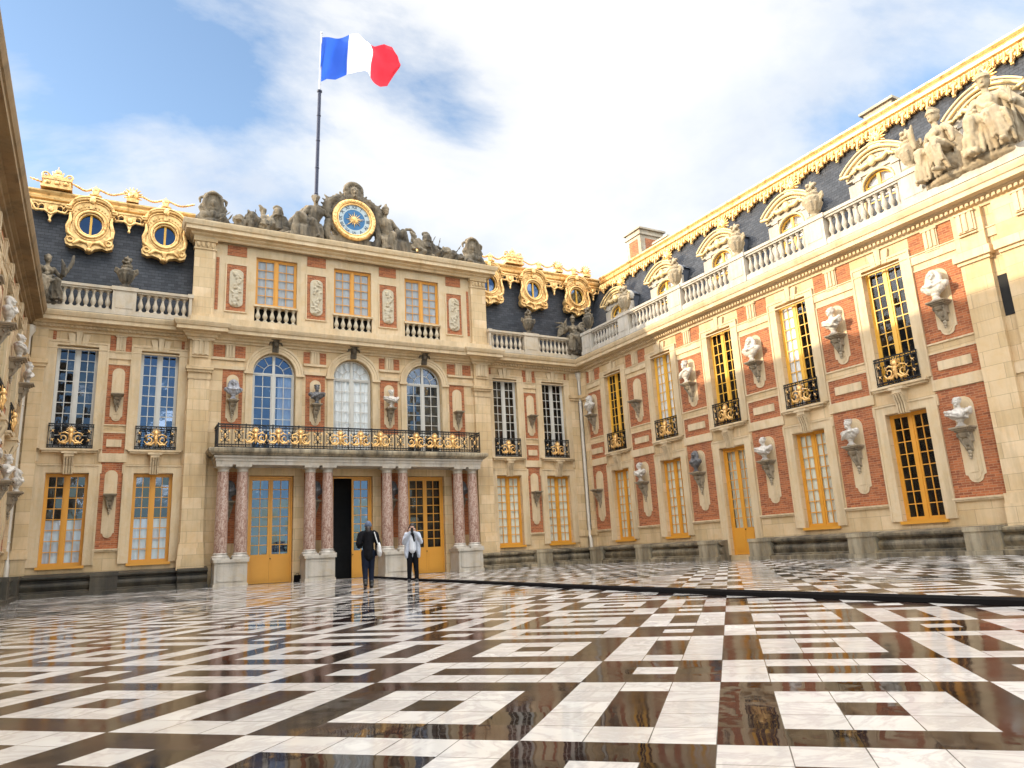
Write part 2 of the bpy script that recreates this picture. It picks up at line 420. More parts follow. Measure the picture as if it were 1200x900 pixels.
    s3 = t.new('ShaderNodeVectorMath', operation='NORMALIZE'); t.link(s2.outputs[0], s3.inputs[0])
    t.link(s3.outputs[0], t.bsdf.inputs['Normal'])
    return t.m
MT['floor'] = m_floor()
MT['ground'] = stone('cobbled_ground', (.22,.2,.17), (.14,.13,.11), bw=.2, bh=.2, stain=.4)

def plane(name, x0, x1, y0, y1, z, mat):
    mb = MB(); mb.add([(x0,y0,0),(x1,y0,0),(x1,y1,0),(x0,y1,0)], [(0,1,2,3)])
    o = obj(name, mb.mesh(name, mat)); o.location = (0,0,z); return o
tag(plane('ground', -600, 600, -600, 600, 0.0, MT['ground']), kind='structure')
tag(plane('courtyard_paving', -13, 13, -46, .5, FZ, MT['floor']), kind='structure')

# ------------------------------------------------------------------ shared element meshes (wing frame: x along the wall, -y outward, z up)
_c = {}
def shared(key, fn):
    if key not in _c: _c[key] = fn()
    return _c[key]

def leaf_bars(mb, x0, x1, z0, z1, rows, cols, y0=-.02, y1=.02, bar=.028, st=.05, botrail=None):
    b = botrail or st
    mb.box(x0, x0+st, y0, y1, z0, z1); mb.box(x1-st, x1, y0, y1, z0, z1)
    mb.box(x0+st, x1-st, y0, y1, z0, z0+b); mb.box(x0+st, x1-st, y0, y1, z1-st, z1)
    gx0, gx1, gz0, gz1 = x0+st, x1-st, z0+b, z1-st
    for k in range(1, cols):
        x = gx0+(gx1-gx0)*k/cols; mb.box(x-bar/2, x+bar/2, y0+.006, y1-.006, gz0, gz1)
    for k in range(1, rows):
        z = gz0+(gz1-gz0)*k/rows
        for c in range(cols):
            xa = gx0+(gx1-gx0)*c/cols + (bar/2 if c else 0); xb = gx0+(gx1-gx0)*(c+1)/cols - (bar/2 if c < cols-1 else 0)
            mb.box(xa, xb, y0+.008, y1-.008, z-bar/2, z+bar/2)
def window_mesh(w, h, rows, mat, sill=.07, mull=.10, fr=.06):
    mb = MB(); h2 = w/2
    mb.box(-h2, -h2+fr, -.04, .05, 0, h); mb.box(h2-fr, h2, -.04, .05, 0, h)
    mb.box(-h2+fr, h2-fr, -.04, .05, h-fr, h); mb.box(-h2+fr, h2-fr, -.045, .05, 0, sill)
    mb.box(-mull/2, mull/2, -.045, .045, sill, h-fr)
    leaf_bars(mb, -h2+fr, -mull/2, sill, h-fr, rows, 2); leaf_bars(mb, mull/2, h2-fr, sill, h-fr, rows, 2)
    return mb.mesh('window_frame', mat)
def pane_mesh(w, h, mat, z0=.05):
    mb = MB(); mb.add([(-w/2+.04,.012,z0),(w/2-.04,.012,z0),(w/2-.04,.012,h-.04),(-w/2+.04,.012,h-.04)], [(0,1,2,3)])
    return mb.mesh('pane', mat)
def room_mesh(w, h, d=1.1, y=.06):
    mb = MB(); a, b = -w/2, w/2
    vs = [(a,y,0),(b,y,0),(b,y,h),(a,y,h),(a-.3,d,-.1),(b+.3,d,-.1),(b+.3,d,h+.1),(a-.3,d,h+.1)]
    mb.add(vs, [(4,5,6,7),(0,4,7,3),(1,2,6,5),(3,7,6,2),(0,1,5,4)])
    return mb.mesh('interior', MT['dark'])
def curtain_mesh(x0, x1, z0, z1, mat, y=.05, amp=.010, per=.19):
    mb = MB(); n = max(8, int((x1-x0)/per*8)); vs = []; fs = []
    for k in range(n+1):
        x = x0+(x1-x0)*k/n; yy = y+amp*sin(2*pi*x/per)+.012*sin(7.3*x)
        vs += [(x,yy,z0),(x,yy,z1)]
    for k in range(n): fs.append((2*k,2*k+2,2*k+3,2*k+1))
    mb.add(vs, fs, True); return mb.mesh('curtain', mat)

def add_window(P, s, z, w, h, rows, mat, d=-.2, curtain=None, glass='glass', cz=(0,1), sill=.07, cx=(0,1)):
    o = obj('window', shared(('win',w,h,rows,mat,sill), lambda: window_mesh(w,h,rows,MT[mat],sill)), P, (s,-d,z))
    obj('pane', shared(('pane',w,h,glass), lambda: pane_mesh(w,h,MT[glass])), o)
    obj('interior', shared(('room',w,h), lambda: room_mesh(w,h)), o)
    if curtain:
        obj('curtain', shared(('cur',w,h,curtain,cz,cx), lambda: curtain_mesh(-w/2+.03+(w-.06)*cx[0], -w/2+.03+(w-.06)*cx[1], h*cz[0]+.03, h*cz[1]-.03, MT[curtain])), o)
    return o

def wall_mesh(name, s0, s1, z0, z1, holes, depth, mat, d=0, arch=()):
    """sheet with openings (a,b,c,e) and reveals; arched holes get a round head of radius (b-a)/2 ending at e"""
    mb = MB(); y = -d
    xs = sorted({s0,s1,*[h[0] for h in holes],*[h[1] for h in holes]}); zs = sorted({z0,z1,*[h[2] for h in holes],*[h[3] for h in holes]})
    for i in range(len(xs)-1):
        for k in range(len(zs)-1):
            cx, cz = (xs[i]+xs[i+1])/2, (zs[k]+zs[k+1])/2
            if any(h[0]<cx<h[1] and h[2]<cz<h[3] for h in holes): continue
            mb.add([(xs[i],y,zs[k]),(xs[i+1],y,zs[k]),(xs[i+1],y,zs[k+1]),(xs[i],y,zs[k+1])], [(0,1,2,3)])
    for n, (a,b,c,e) in enumerate(holes):
        yb = y+depth
        if n in arch:
            r = (b-a)/2; cx = (a+b)/2; zc = e-r; N = 20
            arc = [(cx-r*cos(pi*k/N), zc+r*sin(pi*k/N)) for k in range(N+1)]
            L = arc[:N//2+1]; R = arc[N//2:]
            mb.add([(a,y,e)]+[(px,y,pz) for px,pz in L], [tuple(range(len(L)+1))])
            mb.add([(b,y,e)]+[(px,y,pz) for px,pz in R], [tuple(range(len(R)+1))])
            pts = [(a,c)]+arc+[(b,c)]
        else: pts = [(a,c),(a,e),(b,e),(b,c)]
        m = len(pts)
        vs = [(px,y,pz) for px,pz in pts]+[(px,yb,pz) for px,pz in pts]
        mb.add(vs, [(k,(k+1)%m,(k+1)%m+m,k+m) for k in range(m)])
    return mb.mesh(name, mat)

def frame_mesh(w, h, side, top, d, ears=0.0, name='window_surround', mat=None, base=0.0):
    """stone surround round an opening w x h: origin bottom centre of the opening"""
    mb = MB(); a = w/2
    mb.wb(-a-side, -a, 0, d, -base, h+top); mb.wb(a, a+side, 0, d, -base, h+top); mb.wb(-a, a, 0, d, h, h+top)
    e = .055                                            # raised outer fillet
    mb.wb(-a-side-.004, -a-side+e, d, d+.025, -base, h+top); mb.wb(a+side-e, a+side+.004, d, d+.025, -base, h+top); mb.wb(-a-side+e, a+side-e, d, d+.025, h+top-e, h+top)
    if ears:
        mb.wb(-a-side-ears, -a-side, 0, d, h-.02, h+top); mb.wb(a+side, a+side+ears, 0, d, h-.02, h+top)
    return mb.mesh(name, mat or MT['stone2'])

def console_mesh():      # fluted bracket under the balcony window
    mb = MB()
    mb.side([(0,.72),(.30,.72),(.30,.62),(.26,.58),(.2,.5),(.13,.3),(.1,0),(0,0)], -.15, .15)
    for k in (-.122, -.041, .041, .122): mb.side([(.26,.60),(.345,.60),(.30,.5),(.215,.28),(.185,.0),(.05,.0)], k-.023, k+.023)
    mb.wb(-.24, .24, 0, .33, .72, .80)
    return mb.mesh('console', MT['stone2'])
def keystone_mesh():
    mb = MB()
    for a, b, c, e in ((-.09,.09,-.07,.07),):
        mb.prism([(a*.8,0),(b*.8,0),(b*1.15,.52),(a*1.15,.52)], -.10, 0)
    for sg in (-1, 1):
        mb.prism([(sg*.10,0),(sg*.26,0),(sg*.36,.44),(sg*.13,.44)][::sg], -.078, 0)
    return mb.mesh('keystone', MT['stone2'])
def triglyph_mesh(w=.42, h=.62):
    mb = MB(); mb.wb(-w/2, w/2, 0, .05, 0, h)
    for k in (-1, 0, 1): mb.wb(k*w*.31-w*.1, k*w*.31+w*.1, .05, .085, .03, h-.05)
    mb.wb(-w/2-.03, w/2+.03, 0, .10, h-.05, h+.002); mb.wb(-w/2, w/2, .0, .07, -.09, -.05)
    return mb.mesh('triglyph', MT['stone2'])
def panel(P, s0, s1, z0, z1, d=.012, mat='brick', name='brick_panel', loc=None):
    mb = MB(); mb.wb(s0-(s0+s1)/2, s1-(s0+s1)/2, -.02, d, 0, z1-z0)
    return obj(name, shared((name,mat,round(s1-s0,3),round(z1-z0,3),d), lambda: mb.mesh(name, MT[mat])), P, ((s0+s1)/2,0,z0))
def border(P, s0, s1, z0, z1, d=.035, t=.07, name='panel_border', d0=0):
    mb = MB(); w = (s1-s0)/2; h = z1-z0
    mb.wb(-w-t, -w, -.02, d, -t, h+t); mb.wb(w, w+t, -.02, d, -t, h+t); mb.wb(-w, w, -.02, d, -t, 0); mb.wb(-w, w, -.02, d, h, h+t)
    return obj(name, shared((name,round(w,3),round(h,3),d,t), lambda: mb.mesh(name, MT['stone2'])), P, ((s0+s1)/2,-d0,z0))
def niche_mesh(w, h, foot=True, d=.04):
    def outline(w, h, k=1.0):
        r = w/2; n = 10
        pts = [(-r*k, r*.5+(.0 if foot else 0)), (-r*.75*k, r*.45), (-r*.7*k, .12*r)] if foot else [(-r*k, r)]
        if foot: pts = [(r*.7*cos(pi+pi*q/8), r*.6+r*.6*sin(pi+pi*q/8)) for q in range(9)] + [(r*.78, r*.75), (r, r*.8)]
        else: pts = [(r*cos(pi+pi*q/n), r+r*sin(pi+pi*q/n)) for q in range(n+1)]
        pts += [(r*cos(pi*q/n), h-r+r*sin(pi*q/n)) for q in range(n+1)]
        if foot: pts += [(-r, r*.8), (-r*.78, r*.75)]
        return pts
    mb = MB(); o = outline(w, h); mb.prism(o, -d, .02)
    i = [(x*.74, h/2+(z-h/2)*(1-.26*w/h)) for x, z in o]
    mb.prism(i, -d-.014, -d+.002)
    mb.wb(-w*.2, w*.2, d+.012, d+.03, h*.12, h*.9)
    return mb.mesh('niche_slab', MT['stone2'])
def bracket_mesh():
    mb = MB()
    mb.wb(-.27, .27, 0, .48, -.045, 0); mb.wb(-.235, .235, 0, .43, -.09, -.045); mb.wb(-.19, .19, 0, .36, -.14, -.09)
    pf = [(0,-.14),(.31,-.14),(.33,-.20),(.28,-.28),(.20,-.32),(.21,-.40),(.16,-.50),(.10,-.54),(.11,-.60),(.06,-.66),(0,-.68)]
    mb.side(pf, -.10, .10); mb.side([(d*.93,z) for d,z in pf[:6]]+[(0,-.42)], -.15, .15)
    for sg in (-1, 1):
        mb.tube([(sg*.155,-.24+.065*cos(a),-.22+.065*sin(a)) for a in [k*pi/5 for k in range(10)]], .022, 5, closed=True)
        mb.chain([(sg*.12,-.22,-.3),(sg*.10,-.16,-.45),(sg*.05,-.1,-.6)], [.05,.04,.03])
    for z, r in ((-.70,.062),(-.79,.05),(-.87,.034)): mb.ell((0,-.08,z), (r*1.1,r,r), 8, 5)
    return mb.mesh('bracket', MT['bracket'])

def baluster_mesh(h=.72, mat='rail'):
    r = .088
    pr = [(r,0),(r,.05),(r*.62,.075),(r*.5,.13),(r*.75,.17),(r*1.05,.25),(r*1.02,.32),(r*.62,.46),(r*.44,.56),(r*.5,.60),(r*.7,.615),(r*.55,.64),(r*.6,.66),(r,.675),(r,.72)]
    mb = MB(); mb.lathe([(a, z*h/.72) for a, z in pr], seg=12); return mb.mesh('baluster', MT[mat])

def gilt_mask(sc_=1.0):
    """gilded mask with curling acanthus scrolls, front faces -y, centred"""
    mb = MB(); k = sc_
    mb.ell((0,-.035*k,.155*k), (.068*k,.055*k,.085*k), 10, 8); mb.ell((0,-.088*k,.145*k), (.016*k,.018*k,.025*k), 6, 5)
    for sg in (-1, 1): mb.ell((sg*.03*k,-.08*k,.175*k), (.014*k,.012*k,.01*k), 5, 4)
    for a in range(9): mb.cap((.055*k*cos(pi*a/8), 0, .17*k+.06*k*sin(pi*a/8)), (.12*k*cos(pi*a/8), -.01*k, .18*k+.13*k*sin(pi*a/8)), .018*k, .007*k, 6)
    mb.chain([(0,-.03*k,.07*k),(0,-.05*k,-.02*k),(0,-.03*k,-.2*k)], [.05*k,.062*k,.02*k])
    for sg in (-1, 1):
        sp = []
        for q in range(13):
            a = -pi*.55+q*pi*1.75/12; rr = .105*k*(1-.055*q); sp.append((sg*(.19*k-rr*cos(a)), -.02*k, -.045*k+rr*sin(a)))
        mb.tube(sp, [(.03-.0014*q)*k for q in range(13)], 6)
        mb.chain([(sg*.03*k,-.02*k,-.1*k),(sg*.12*k,-.03*k,-.19*k),(sg*.25*k,-.02*k,-.17*k),(sg*.31*k,-.02*k,-.08*k)], [.03*k,.03*k,.024*k,.012*k])
        mb.chain([(sg*.05*k,-.02*k,.07*k),(sg*.15*k,-.03*k,.12*k),(sg*.27*k,-.02*k,.09*k)], [.026*k,.024*k,.01*k])
        for q in range(4): mb.cap((sg*(.10+.05*q)*k,-.03*k,-.16*k), (sg*(.12+.06*q)*k,-.02*k,-.24*k+.01*q*k), .015*k, .006*k, 5)
    return mb.mesh('gilded_mask', MT['gold'])
def scroll_iron(mb, cx, cz, h, w, y=0, r=.011):
    """two facing C scrolls and a lozenge"""
    for sg in (-1, 1):
        pts = []
        for q in range(15):
            a = -pi*.6+q*pi*1.9/14; rr = w*.26*(1-.045*q)
            pts.append((cx+sg*(w*.22-rr*cos(a)*.8), y, cz+h*.22+rr*sin(a))); 
        mb.tube(pts, r, 5)
        pts = [(p[0], p[1], 2*cz-p[2]) for p in pts]; mb.tube(pts, r, 5)
    mb.tube([(cx,y,cz-h*.46),(cx-w*.07,y,cz),(cx,y,cz+h*.46)], r, 5); mb.tube([(cx,y,cz-h*.46),(cx+w*.07,y,cz),(cx,y,cz+h*.46)], r, 5)
def rail_mesh(w=1.42, h=.9):
    mb = MB()
    for z in (.02, h-.02, h-.11, .11): mb.box(-w/2, w/2, -.018, .018, z-.016, z+.016)
    n = 8
    for k in range(n+1):
        x = -w/2+.02+(w-.04)*k/n; mb.box(x-.011, x+.011, -.011, .011, .036, h-.036)
    for k in range(16):
        x = -w/2+.06+(w-.12)*k/15; mb.tube([(x+.035*cos(a),0,h-.065+.03*sin(a)) for a in [q*pi/3 for q in range(6)]], .008, 4, closed=True); mb.tube([(x+.035*cos(a),0,.065+.03*sin(a)) for a in [q*pi/3 for q in range(6)]], .008, 4, closed=True)
    for cx in (-.56, -.33, .33, .56): scroll_iron(mb, cx, h*.5, h*.7, .26, 0, .014)
    scroll_iron(mb, 0, h*.5, h*.7, .5, .01, .014)
    mb.cur = 1; y = -.008
    for x, z in ((-.56,.30),(-.56,.62),(.56,.30),(.56,.62),(-.34,.5),(.34,.5)):
        mb.ell((x,-.025,z), (.03,.022,.034), 7, 5)
        for q in range(4): mb.cap((x,-.023,z), (x+.07*cos(q*pi/2+.6),-.02,z+.07*sin(q*pi/2+.6)), .014, .006, 5)
    return mb.mesh('window_railing', MT['iron'], MT['gold'])
def add_railing(P, s, z, d=.1):
    o = obj('window_railing', shared('rail', rail_mesh), P, (s,-d,z))
    obj('gilded_mask', shared('mask', lambda: gilt_mask(1.25)), o, (0,-.02,.42))
    return o

CORN = [(0,9.52),(.06,9.52),(.07,9.60),(.15,9.63),(.16,9.72),(.24,9.75),(.26,9.80),(.50,9.81),(.50,9.95),(.54,9.97),(.58,10.06),(.60,10.12),(.60,10.16),(0,10.22)]
PLINTH = [(0,.0),(.62,.0),(.62,.17),(.50,.19),(.50,.24),(.36,.26),(.38,.31),(.42,.40),(.42,.46),(.36,.53),(.30,.55),(.30,.60),(.42,.63),(.46,.68),(.46,.74),(.10,.80),(0,.82)]
def dentils(P, s0, s1, z=9.665, d=.15, step=.145):
    n = int((s1-s0)/step); pts = []
    for k in range(n+1):
        s = s0+k*step; pts += [(s,-d-.01),(s,-d-.07),(s+step*.55,-d-.07),(s+step*.55,-d-.01)]
    pts += [(s0+n*step+step*.55,-d+.04),(s0,-d+.04)]
    m = len(pts); mb = MB(); mb.add([(x,y,z-.035) for x,y in pts]+[(x,y,z+.05) for x,y in pts], [tuple(range(m)), tuple(range(2*m-1,m-1,-1))]+[(i,(i+1)%m,(i+1)%m+m,i+m) for i in range(m)])
    return obj('dentil_course', mb.mesh('dentil_course', MT['stone2']), P)
def baluster_run(P, s0, s1, d=.32, zb=10.2, mat='rail'):
    """one balustrade bay: base, rail, balusters as sub-parts"""
    mb = MB(); mb.wb(s0, s1, d-.2, d+.2, zb, zb+.17); mb.wb(s0, s1, d-.15, d+.15, zb+.17, zb+.24)
    mb.wb(s0, s1, d-.14, d+.14, zb+.96, zb+1.03); mb.wb(s0, s1, d-.19, d+.19, zb+1.03, zb+1.13)
    o = obj('balustrade', mb.mesh('balustrade', MT[mat]), P)
    n = max(2, round((s1-s0)/.25)); L = (s1-s0)/n
    for k in range(n): obj('baluster', shared(('bal',mat), lambda: baluster_mesh(.72, mat)), o, (s0+L*(k+.5),-d,zb+.24))
    return o
def pier(P, s0, s1, d=.32, zb=10.2, mat='rail'):
    mb = MB(); mb.wb(s0, s1, d-.23, d+.23, zb, zb+.2); mb.wb(s0+.03, s1-.03, d-.2, d+.2, zb+.2, zb+1.0); mb.wb(s0+.13, s1-.13, d+.2, d+.215, zb+.3, zb+.92); mb.wb(s0-.02, s1+.02, d-.24, d+.24, zb+1.0, zb+1.15)
    return obj('balustrade_pier', mb.mesh('balustrade_pier', MT[mat]), P)
# ------------------------------------------------------------------ wings
def bay(P, c, ground, upper, mat_g, mat_u, back=False):
    """one window bay: surrounds, windows, railing, console, keystone"""
    gz = ground.get('z', 1.06)
    obj('window_surround', shared(('sg',gz), lambda: frame_mesh(1.32, 4.30-gz, .34, .30, .06, ears=.05)), P, (c,0,gz))
    if ground.get('door'):
        add_door(P, c, gz, 1.32, 4.28-gz, .92, 'curtain_green')
    else:
        add_window(P, c, gz, 1.32, 4.28-gz, 8, mat_g, curtain=ground.get('curtain'), cz=ground.get('cz',(0,1)), glass=ground.get('glass','glass'))
        mb = MB(); mb.wb(-.72, .72, -.22, .09, -.07, .02); obj('window_sill', shared('gsill', lambda: mb.mesh('window_sill', MT['ochre'])), P, (c,0,gz-.02))
    obj('window_surround', shared('su', lambda: frame_mesh(1.32, 3.83, .34, .16, .06)), P, (c,0,5.16))
    add_window(P, c, 5.16, 1.32, 3.83, 9, mat_u, curtain=upper.get('curtain'), cz=upper.get('cz',(0,1)), cx=upper.get('cx',(0,1)), glass=upper.get('glass','glass'))
    def sill():
        mb = MB(); mb.wb(-.9, .9, 0, .2, 0, .07); mb.wb(-.84, .84, 0, .15, -.07, 0); return mb.mesh('balcony_sill', MT['stone2'])
    obj('balcony_sill', shared('sill', sill), P, (c,0,5.085))
    add_railing(P, c, 5.165)
    obj('console', shared('console', console_mesh), P, (c,0,4.24))
    obj('keystone', shared('keystone', keystone_mesh), P, (c,0,9.0))
def add_door(P, s, z, w, h, panel_h, curtain, d=-.2, glass='glass'):
    def dm():
        mb = MB(); h2 = w/2
        mb.box(-h2, -h2+.06, -.05, .05, 0, h); mb.box(h2-.06, h2, -.05, .05, 0, h); mb.box(-h2+.06, h2-.06, -.05, .05, h-.07, h)
        return mb.mesh('door_frame', MT['ochre'])
    def leaf():
        mb = MB(); L = w/2-.065
        leaf_bars(mb, 0, L, panel_h, h-.075, 8, 2, st=.085, bar=.03)
        mb.box(0, L, -.03, .03, .01, panel_h); mb.box(.1, L-.08, -.042, -.03, .12, panel_h-.06)
        mb.box(.16, L-.14, -.048, -.04, .18, panel_h-.12)
        return mb.mesh('door_leaf', MT['ochre'])
    o = obj('door', shared(('df',w,h), dm), P, (s,-d,z))
    for sg in (-1, 1):
        lf = obj('door_leaf', shared(('dl',w,h), leaf), o, (-w/2+.062, 0, 0))
        if sg == 1: lf.location = (w/2-.062, 0, 0); lf.scale = (-1, 1, 1)
    obj('pane', shared(('dp',w,h,glass), lambda: pane_mesh(w-.06, h-.05, MT[glass], panel_h)), o)
    obj('interior', shared(('room',w,h), lambda: room_mesh(w,h)), o)
    if curtain: obj('curtain', shared(('dc',w,h,curtain), lambda: curtain_mesh(-w/2+.08, w/2-.08, panel_h, h-.06, MT[curtain], .12)), o)
    mb = MB(); mb.ell((.035,-.06,panel_h+.02), (.025,.03,.025), 7, 5); mb.cap((.035,-.03,panel_h+.02), (.035,-.06,panel_h+.02), .012, .012, 6)
    obj('door_handle', shared('dh', lambda: mb.mesh('door_handle', MT['iron'])), o)
    return o
def bay_panel(P, c, w, tablet=True, front=True, niches=True):
    """brick panels between two bays, w = half width"""
    panel(P, c-w, c+w, 1.6, 4.69); panel(P, c-w, c+w, 5.02, 5.77); panel(P, c-w, c+w, 6.1, 8.37)
    border(P, c-w, c+w, 6.1, 8.37, .035, .05)
    border(P, c-w, c+w, 5.02, 5.77, .035, .05)
    mb = MB(); mb.wb(-w-.06, w+.06, 0, .09, 0, .05); mb.wb(-w-.03, w+.03, 0, .06, -.05, 0)
    obj('panel_sill', shared(('ps',w), lambda: mb.mesh('panel_sill', MT['stone2'])), P, (c,0,1.55))
    if tablet: panel(P, c-w*.68, c+w*.68, 5.26, 5.53, .05, 'stone2', 'stone_tablet')
    tw = min(.42, w*.9)
    for a, b in ((c-w, c-tw/2), (c+tw/2, c+w)):
        if b-a > .05: panel(P, a, b, 8.9, 9.5)
    obj('triglyph', shared(('tri',tw), lambda: triglyph_mesh(tw, .6)), P, (c,0,8.9))
    if niches:
        nw = min(.56, w*1.15)
        obj('niche_slab', shared(('ng',nw), lambda: niche_mesh(nw, 2.42)), P, (c,0,1.98))
        obj('niche_slab', shared(('nu',nw), lambda: niche_mesh(nw, 2.02, True)), P, (c,0,6.22))
        sc_ = .8 if w < .6 else 1
        obj('bracket', shared('br', bracket_mesh), P, (c,-.05,3.52), scale=(sc_,.9,sc_))
        obj('bracket', shared('br', bracket_mesh), P, (c,-.05,7.2), scale=(sc_,.9,sc_*.88))
def bands(P, s0, s1, breaks, gaps=(), flip=False):
    """string courses, cornice, plinth along a straight run; gaps = doorways in the plinth"""
    mb = MB(); e = sorted(breaks)
    xs = [s0]+[v for ab in e for v in ab]+[s1]
    for k in range(0, len(xs), 2):
        if xs[k+1]-xs[k] > .02:
            for z0, z1, d in ((4.70,5.0,.045),(8.60,8.86,.05)):
                q = MB(); q.wb(xs[k], xs[k+1], -.02, d, z0, z1); obj('string_course', q.mesh('string_course', MT['stone2']), P)
    mb.wb(s0, s1, -.02, .08, 8.80+.06, 8.90-.005)
    obj('architrave', mb.mesh('architrave', MT['stone2']), P)
    mb = MB(); mb.path([(s0,0),(s1,0)], CORN); obj('cornice', mb.mesh('cornice', MT['cornice_shade' if s1 < 5 and s1-s0 > 20 else 'stone2']), P)
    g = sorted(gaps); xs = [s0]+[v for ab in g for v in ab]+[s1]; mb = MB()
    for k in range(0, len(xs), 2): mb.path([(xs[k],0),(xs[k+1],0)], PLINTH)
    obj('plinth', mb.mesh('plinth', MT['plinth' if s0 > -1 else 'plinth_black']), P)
def plinth_block(P, s, w=.42):
    mb = MB(); mb.wb(-w, w, 0, .60, 0, .70); mb.wb(-w-.03, w+.03, 0, .64, .0, .15); mb.wb(-w-.02, w+.02, 0, .63, .66, .78)
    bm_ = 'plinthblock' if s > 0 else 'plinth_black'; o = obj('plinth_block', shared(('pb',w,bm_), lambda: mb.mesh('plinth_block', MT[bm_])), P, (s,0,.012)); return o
def corner_strip(P, s0, s1):
    mb = MB(); mb.wb(s0, s1, 0, .11, .75, 8.1); mb.wb(s0-.04, s1+.04, 0, .16, 1.35, 1.62); mb.wb(s0-.05, s1+.05, 0, .17, 8.1, 8.22); mb.wb(s0-.09, s1+.09, 0, .22, 8.22, 8.38); mb.wb(s0-.02, s1+.02, 0, .13, 8.38, 9.5)
    return obj('corner_pilaster', mb.mesh('corner_pilaster', MT['stone']), P)
def downpipe(P, s, d, lean=1):
    mb = MB(); r = .085
    mb.tube([(s,-d,9.55),(s,-d,1.55),(s+lean*.02,-d-.02,1.4),(s+lean*.07,-d-.16,1.15),(s+lean*.07,-d-.16,.3)], r, 10)
    mb.lathe([(r,0),(r*1.25,.03),(r*1.25,.10),(r,.13)], (s,-d,7.9), 10)
    for z in (1.9, 4.1, 5.3, 6.6): mb.lathe([(r*1.0,0),(r*1.22,.015),(r*1.22,.05),(r*1.0,.065)], (s,-d,z), 10)
    mb.lathe([(r,0),(.2,.22),(.2,.4),(.17,.42)], (s,-d,9.15), 10)
    return obj('downpipe', mb.mesh('downpipe', MT['zinc']), P)

# -------- gilded roof ornaments
CREST = [(-.30,-.10),(.0,-.10),(.03,-.02),(.10,.02),(.12,.10),(.20,.16),(.22,.26),(.17,.34),(.20,.38),(.24,.44),(.24,.5),(.1,.56),(-.30,.56)]
def crest(P, pts, z, d0, name='gilded_crest'):
    mb = MB(); mb.path(pts, [(d0+a, z+b) for a, b in CREST])
    return obj(name, mb.mesh(name, MT['gold']), P)
def fringe_mesh(L=.9):
    """one repeat of the acanthus fringe below the crest"""
    mb = MB()
    for k, (x, h) in enumerate(((-.36,.24),(-.20,.36),(0,.56),(.19,.38),(.35,.27))):
        out = []
        for q in range(17):
            a = q/16; w = .115*(1-.62*a)*(1+.28*sin(a*17+k)); out.append((x-w, .06-(h+.06)*a))
        for q in range(16, -1, -1):
            a = q/16; w = .115*(1-.62*a)*(1+.28*sin(a*17+k+1.3)); out.append((x+w, .06-(h+.06)*a))
        mb.prism(out, -.03-.02*(k % 2), .03)
        mb.chain([(x,-.06,.03),(x+.015,-.085,-h*.45),(x,-.05,-h*.9)], [.05,.045,.028])
    mb.ell((0,-.06,-.10), (.13,.07,.11), 8, 6)
    for sg in (-1, 1):
        mb.tube([(sg*.28+.08*cos(a),-.05,-.08+.08*sin(a)) for a in [q*pi/5 for q in range(10)]], .034, 5, closed=True)
        mb.ell((sg*.28,-.05,-.08), (.04,.04,.04), 6, 4); mb.ell((sg*.12,-.06,-.26), (.06,.045,.08), 6, 5)
    return mb.mesh('gilded_fringe', MT['gold'])
def lambrequin_mesh():
    mb = MB()
    mb.wb(-.68, .68, -.05, .07, .0, .12); mb.wb(-.6, .6, -.05, .10, .03, .09)
    for x in (-.52, -.30, .30, .52): mb.tube([(x+.115*cos(a),-.05,-.16+.14*sin(a)) for a in [q*pi/7 for q in range(14)]], .036, 6, closed=True)
    for sg in (-1, 1):
        mb.chain([(sg*.66,-.05,.02),(sg*.48,-.06,-.30),(sg*.2,-.07,-.26),(0,-.07,-.40)], [.045,.05,.05,.055])
    mb.prism([(-.22,0),(-.2,-.2),(-.08,-.42),(0,-.66),(.08,-.42),(.2,-.2),(.22,0)], -.09, .02)
    mb.ell((0,-.08,-.2), (.12,.07,.14), 9, 6); mb.ell((0,-.06,-.66), (.06,.05,.08), 8, 5)
    return mb.mesh('gilded_lambrequin', MT['gold'])
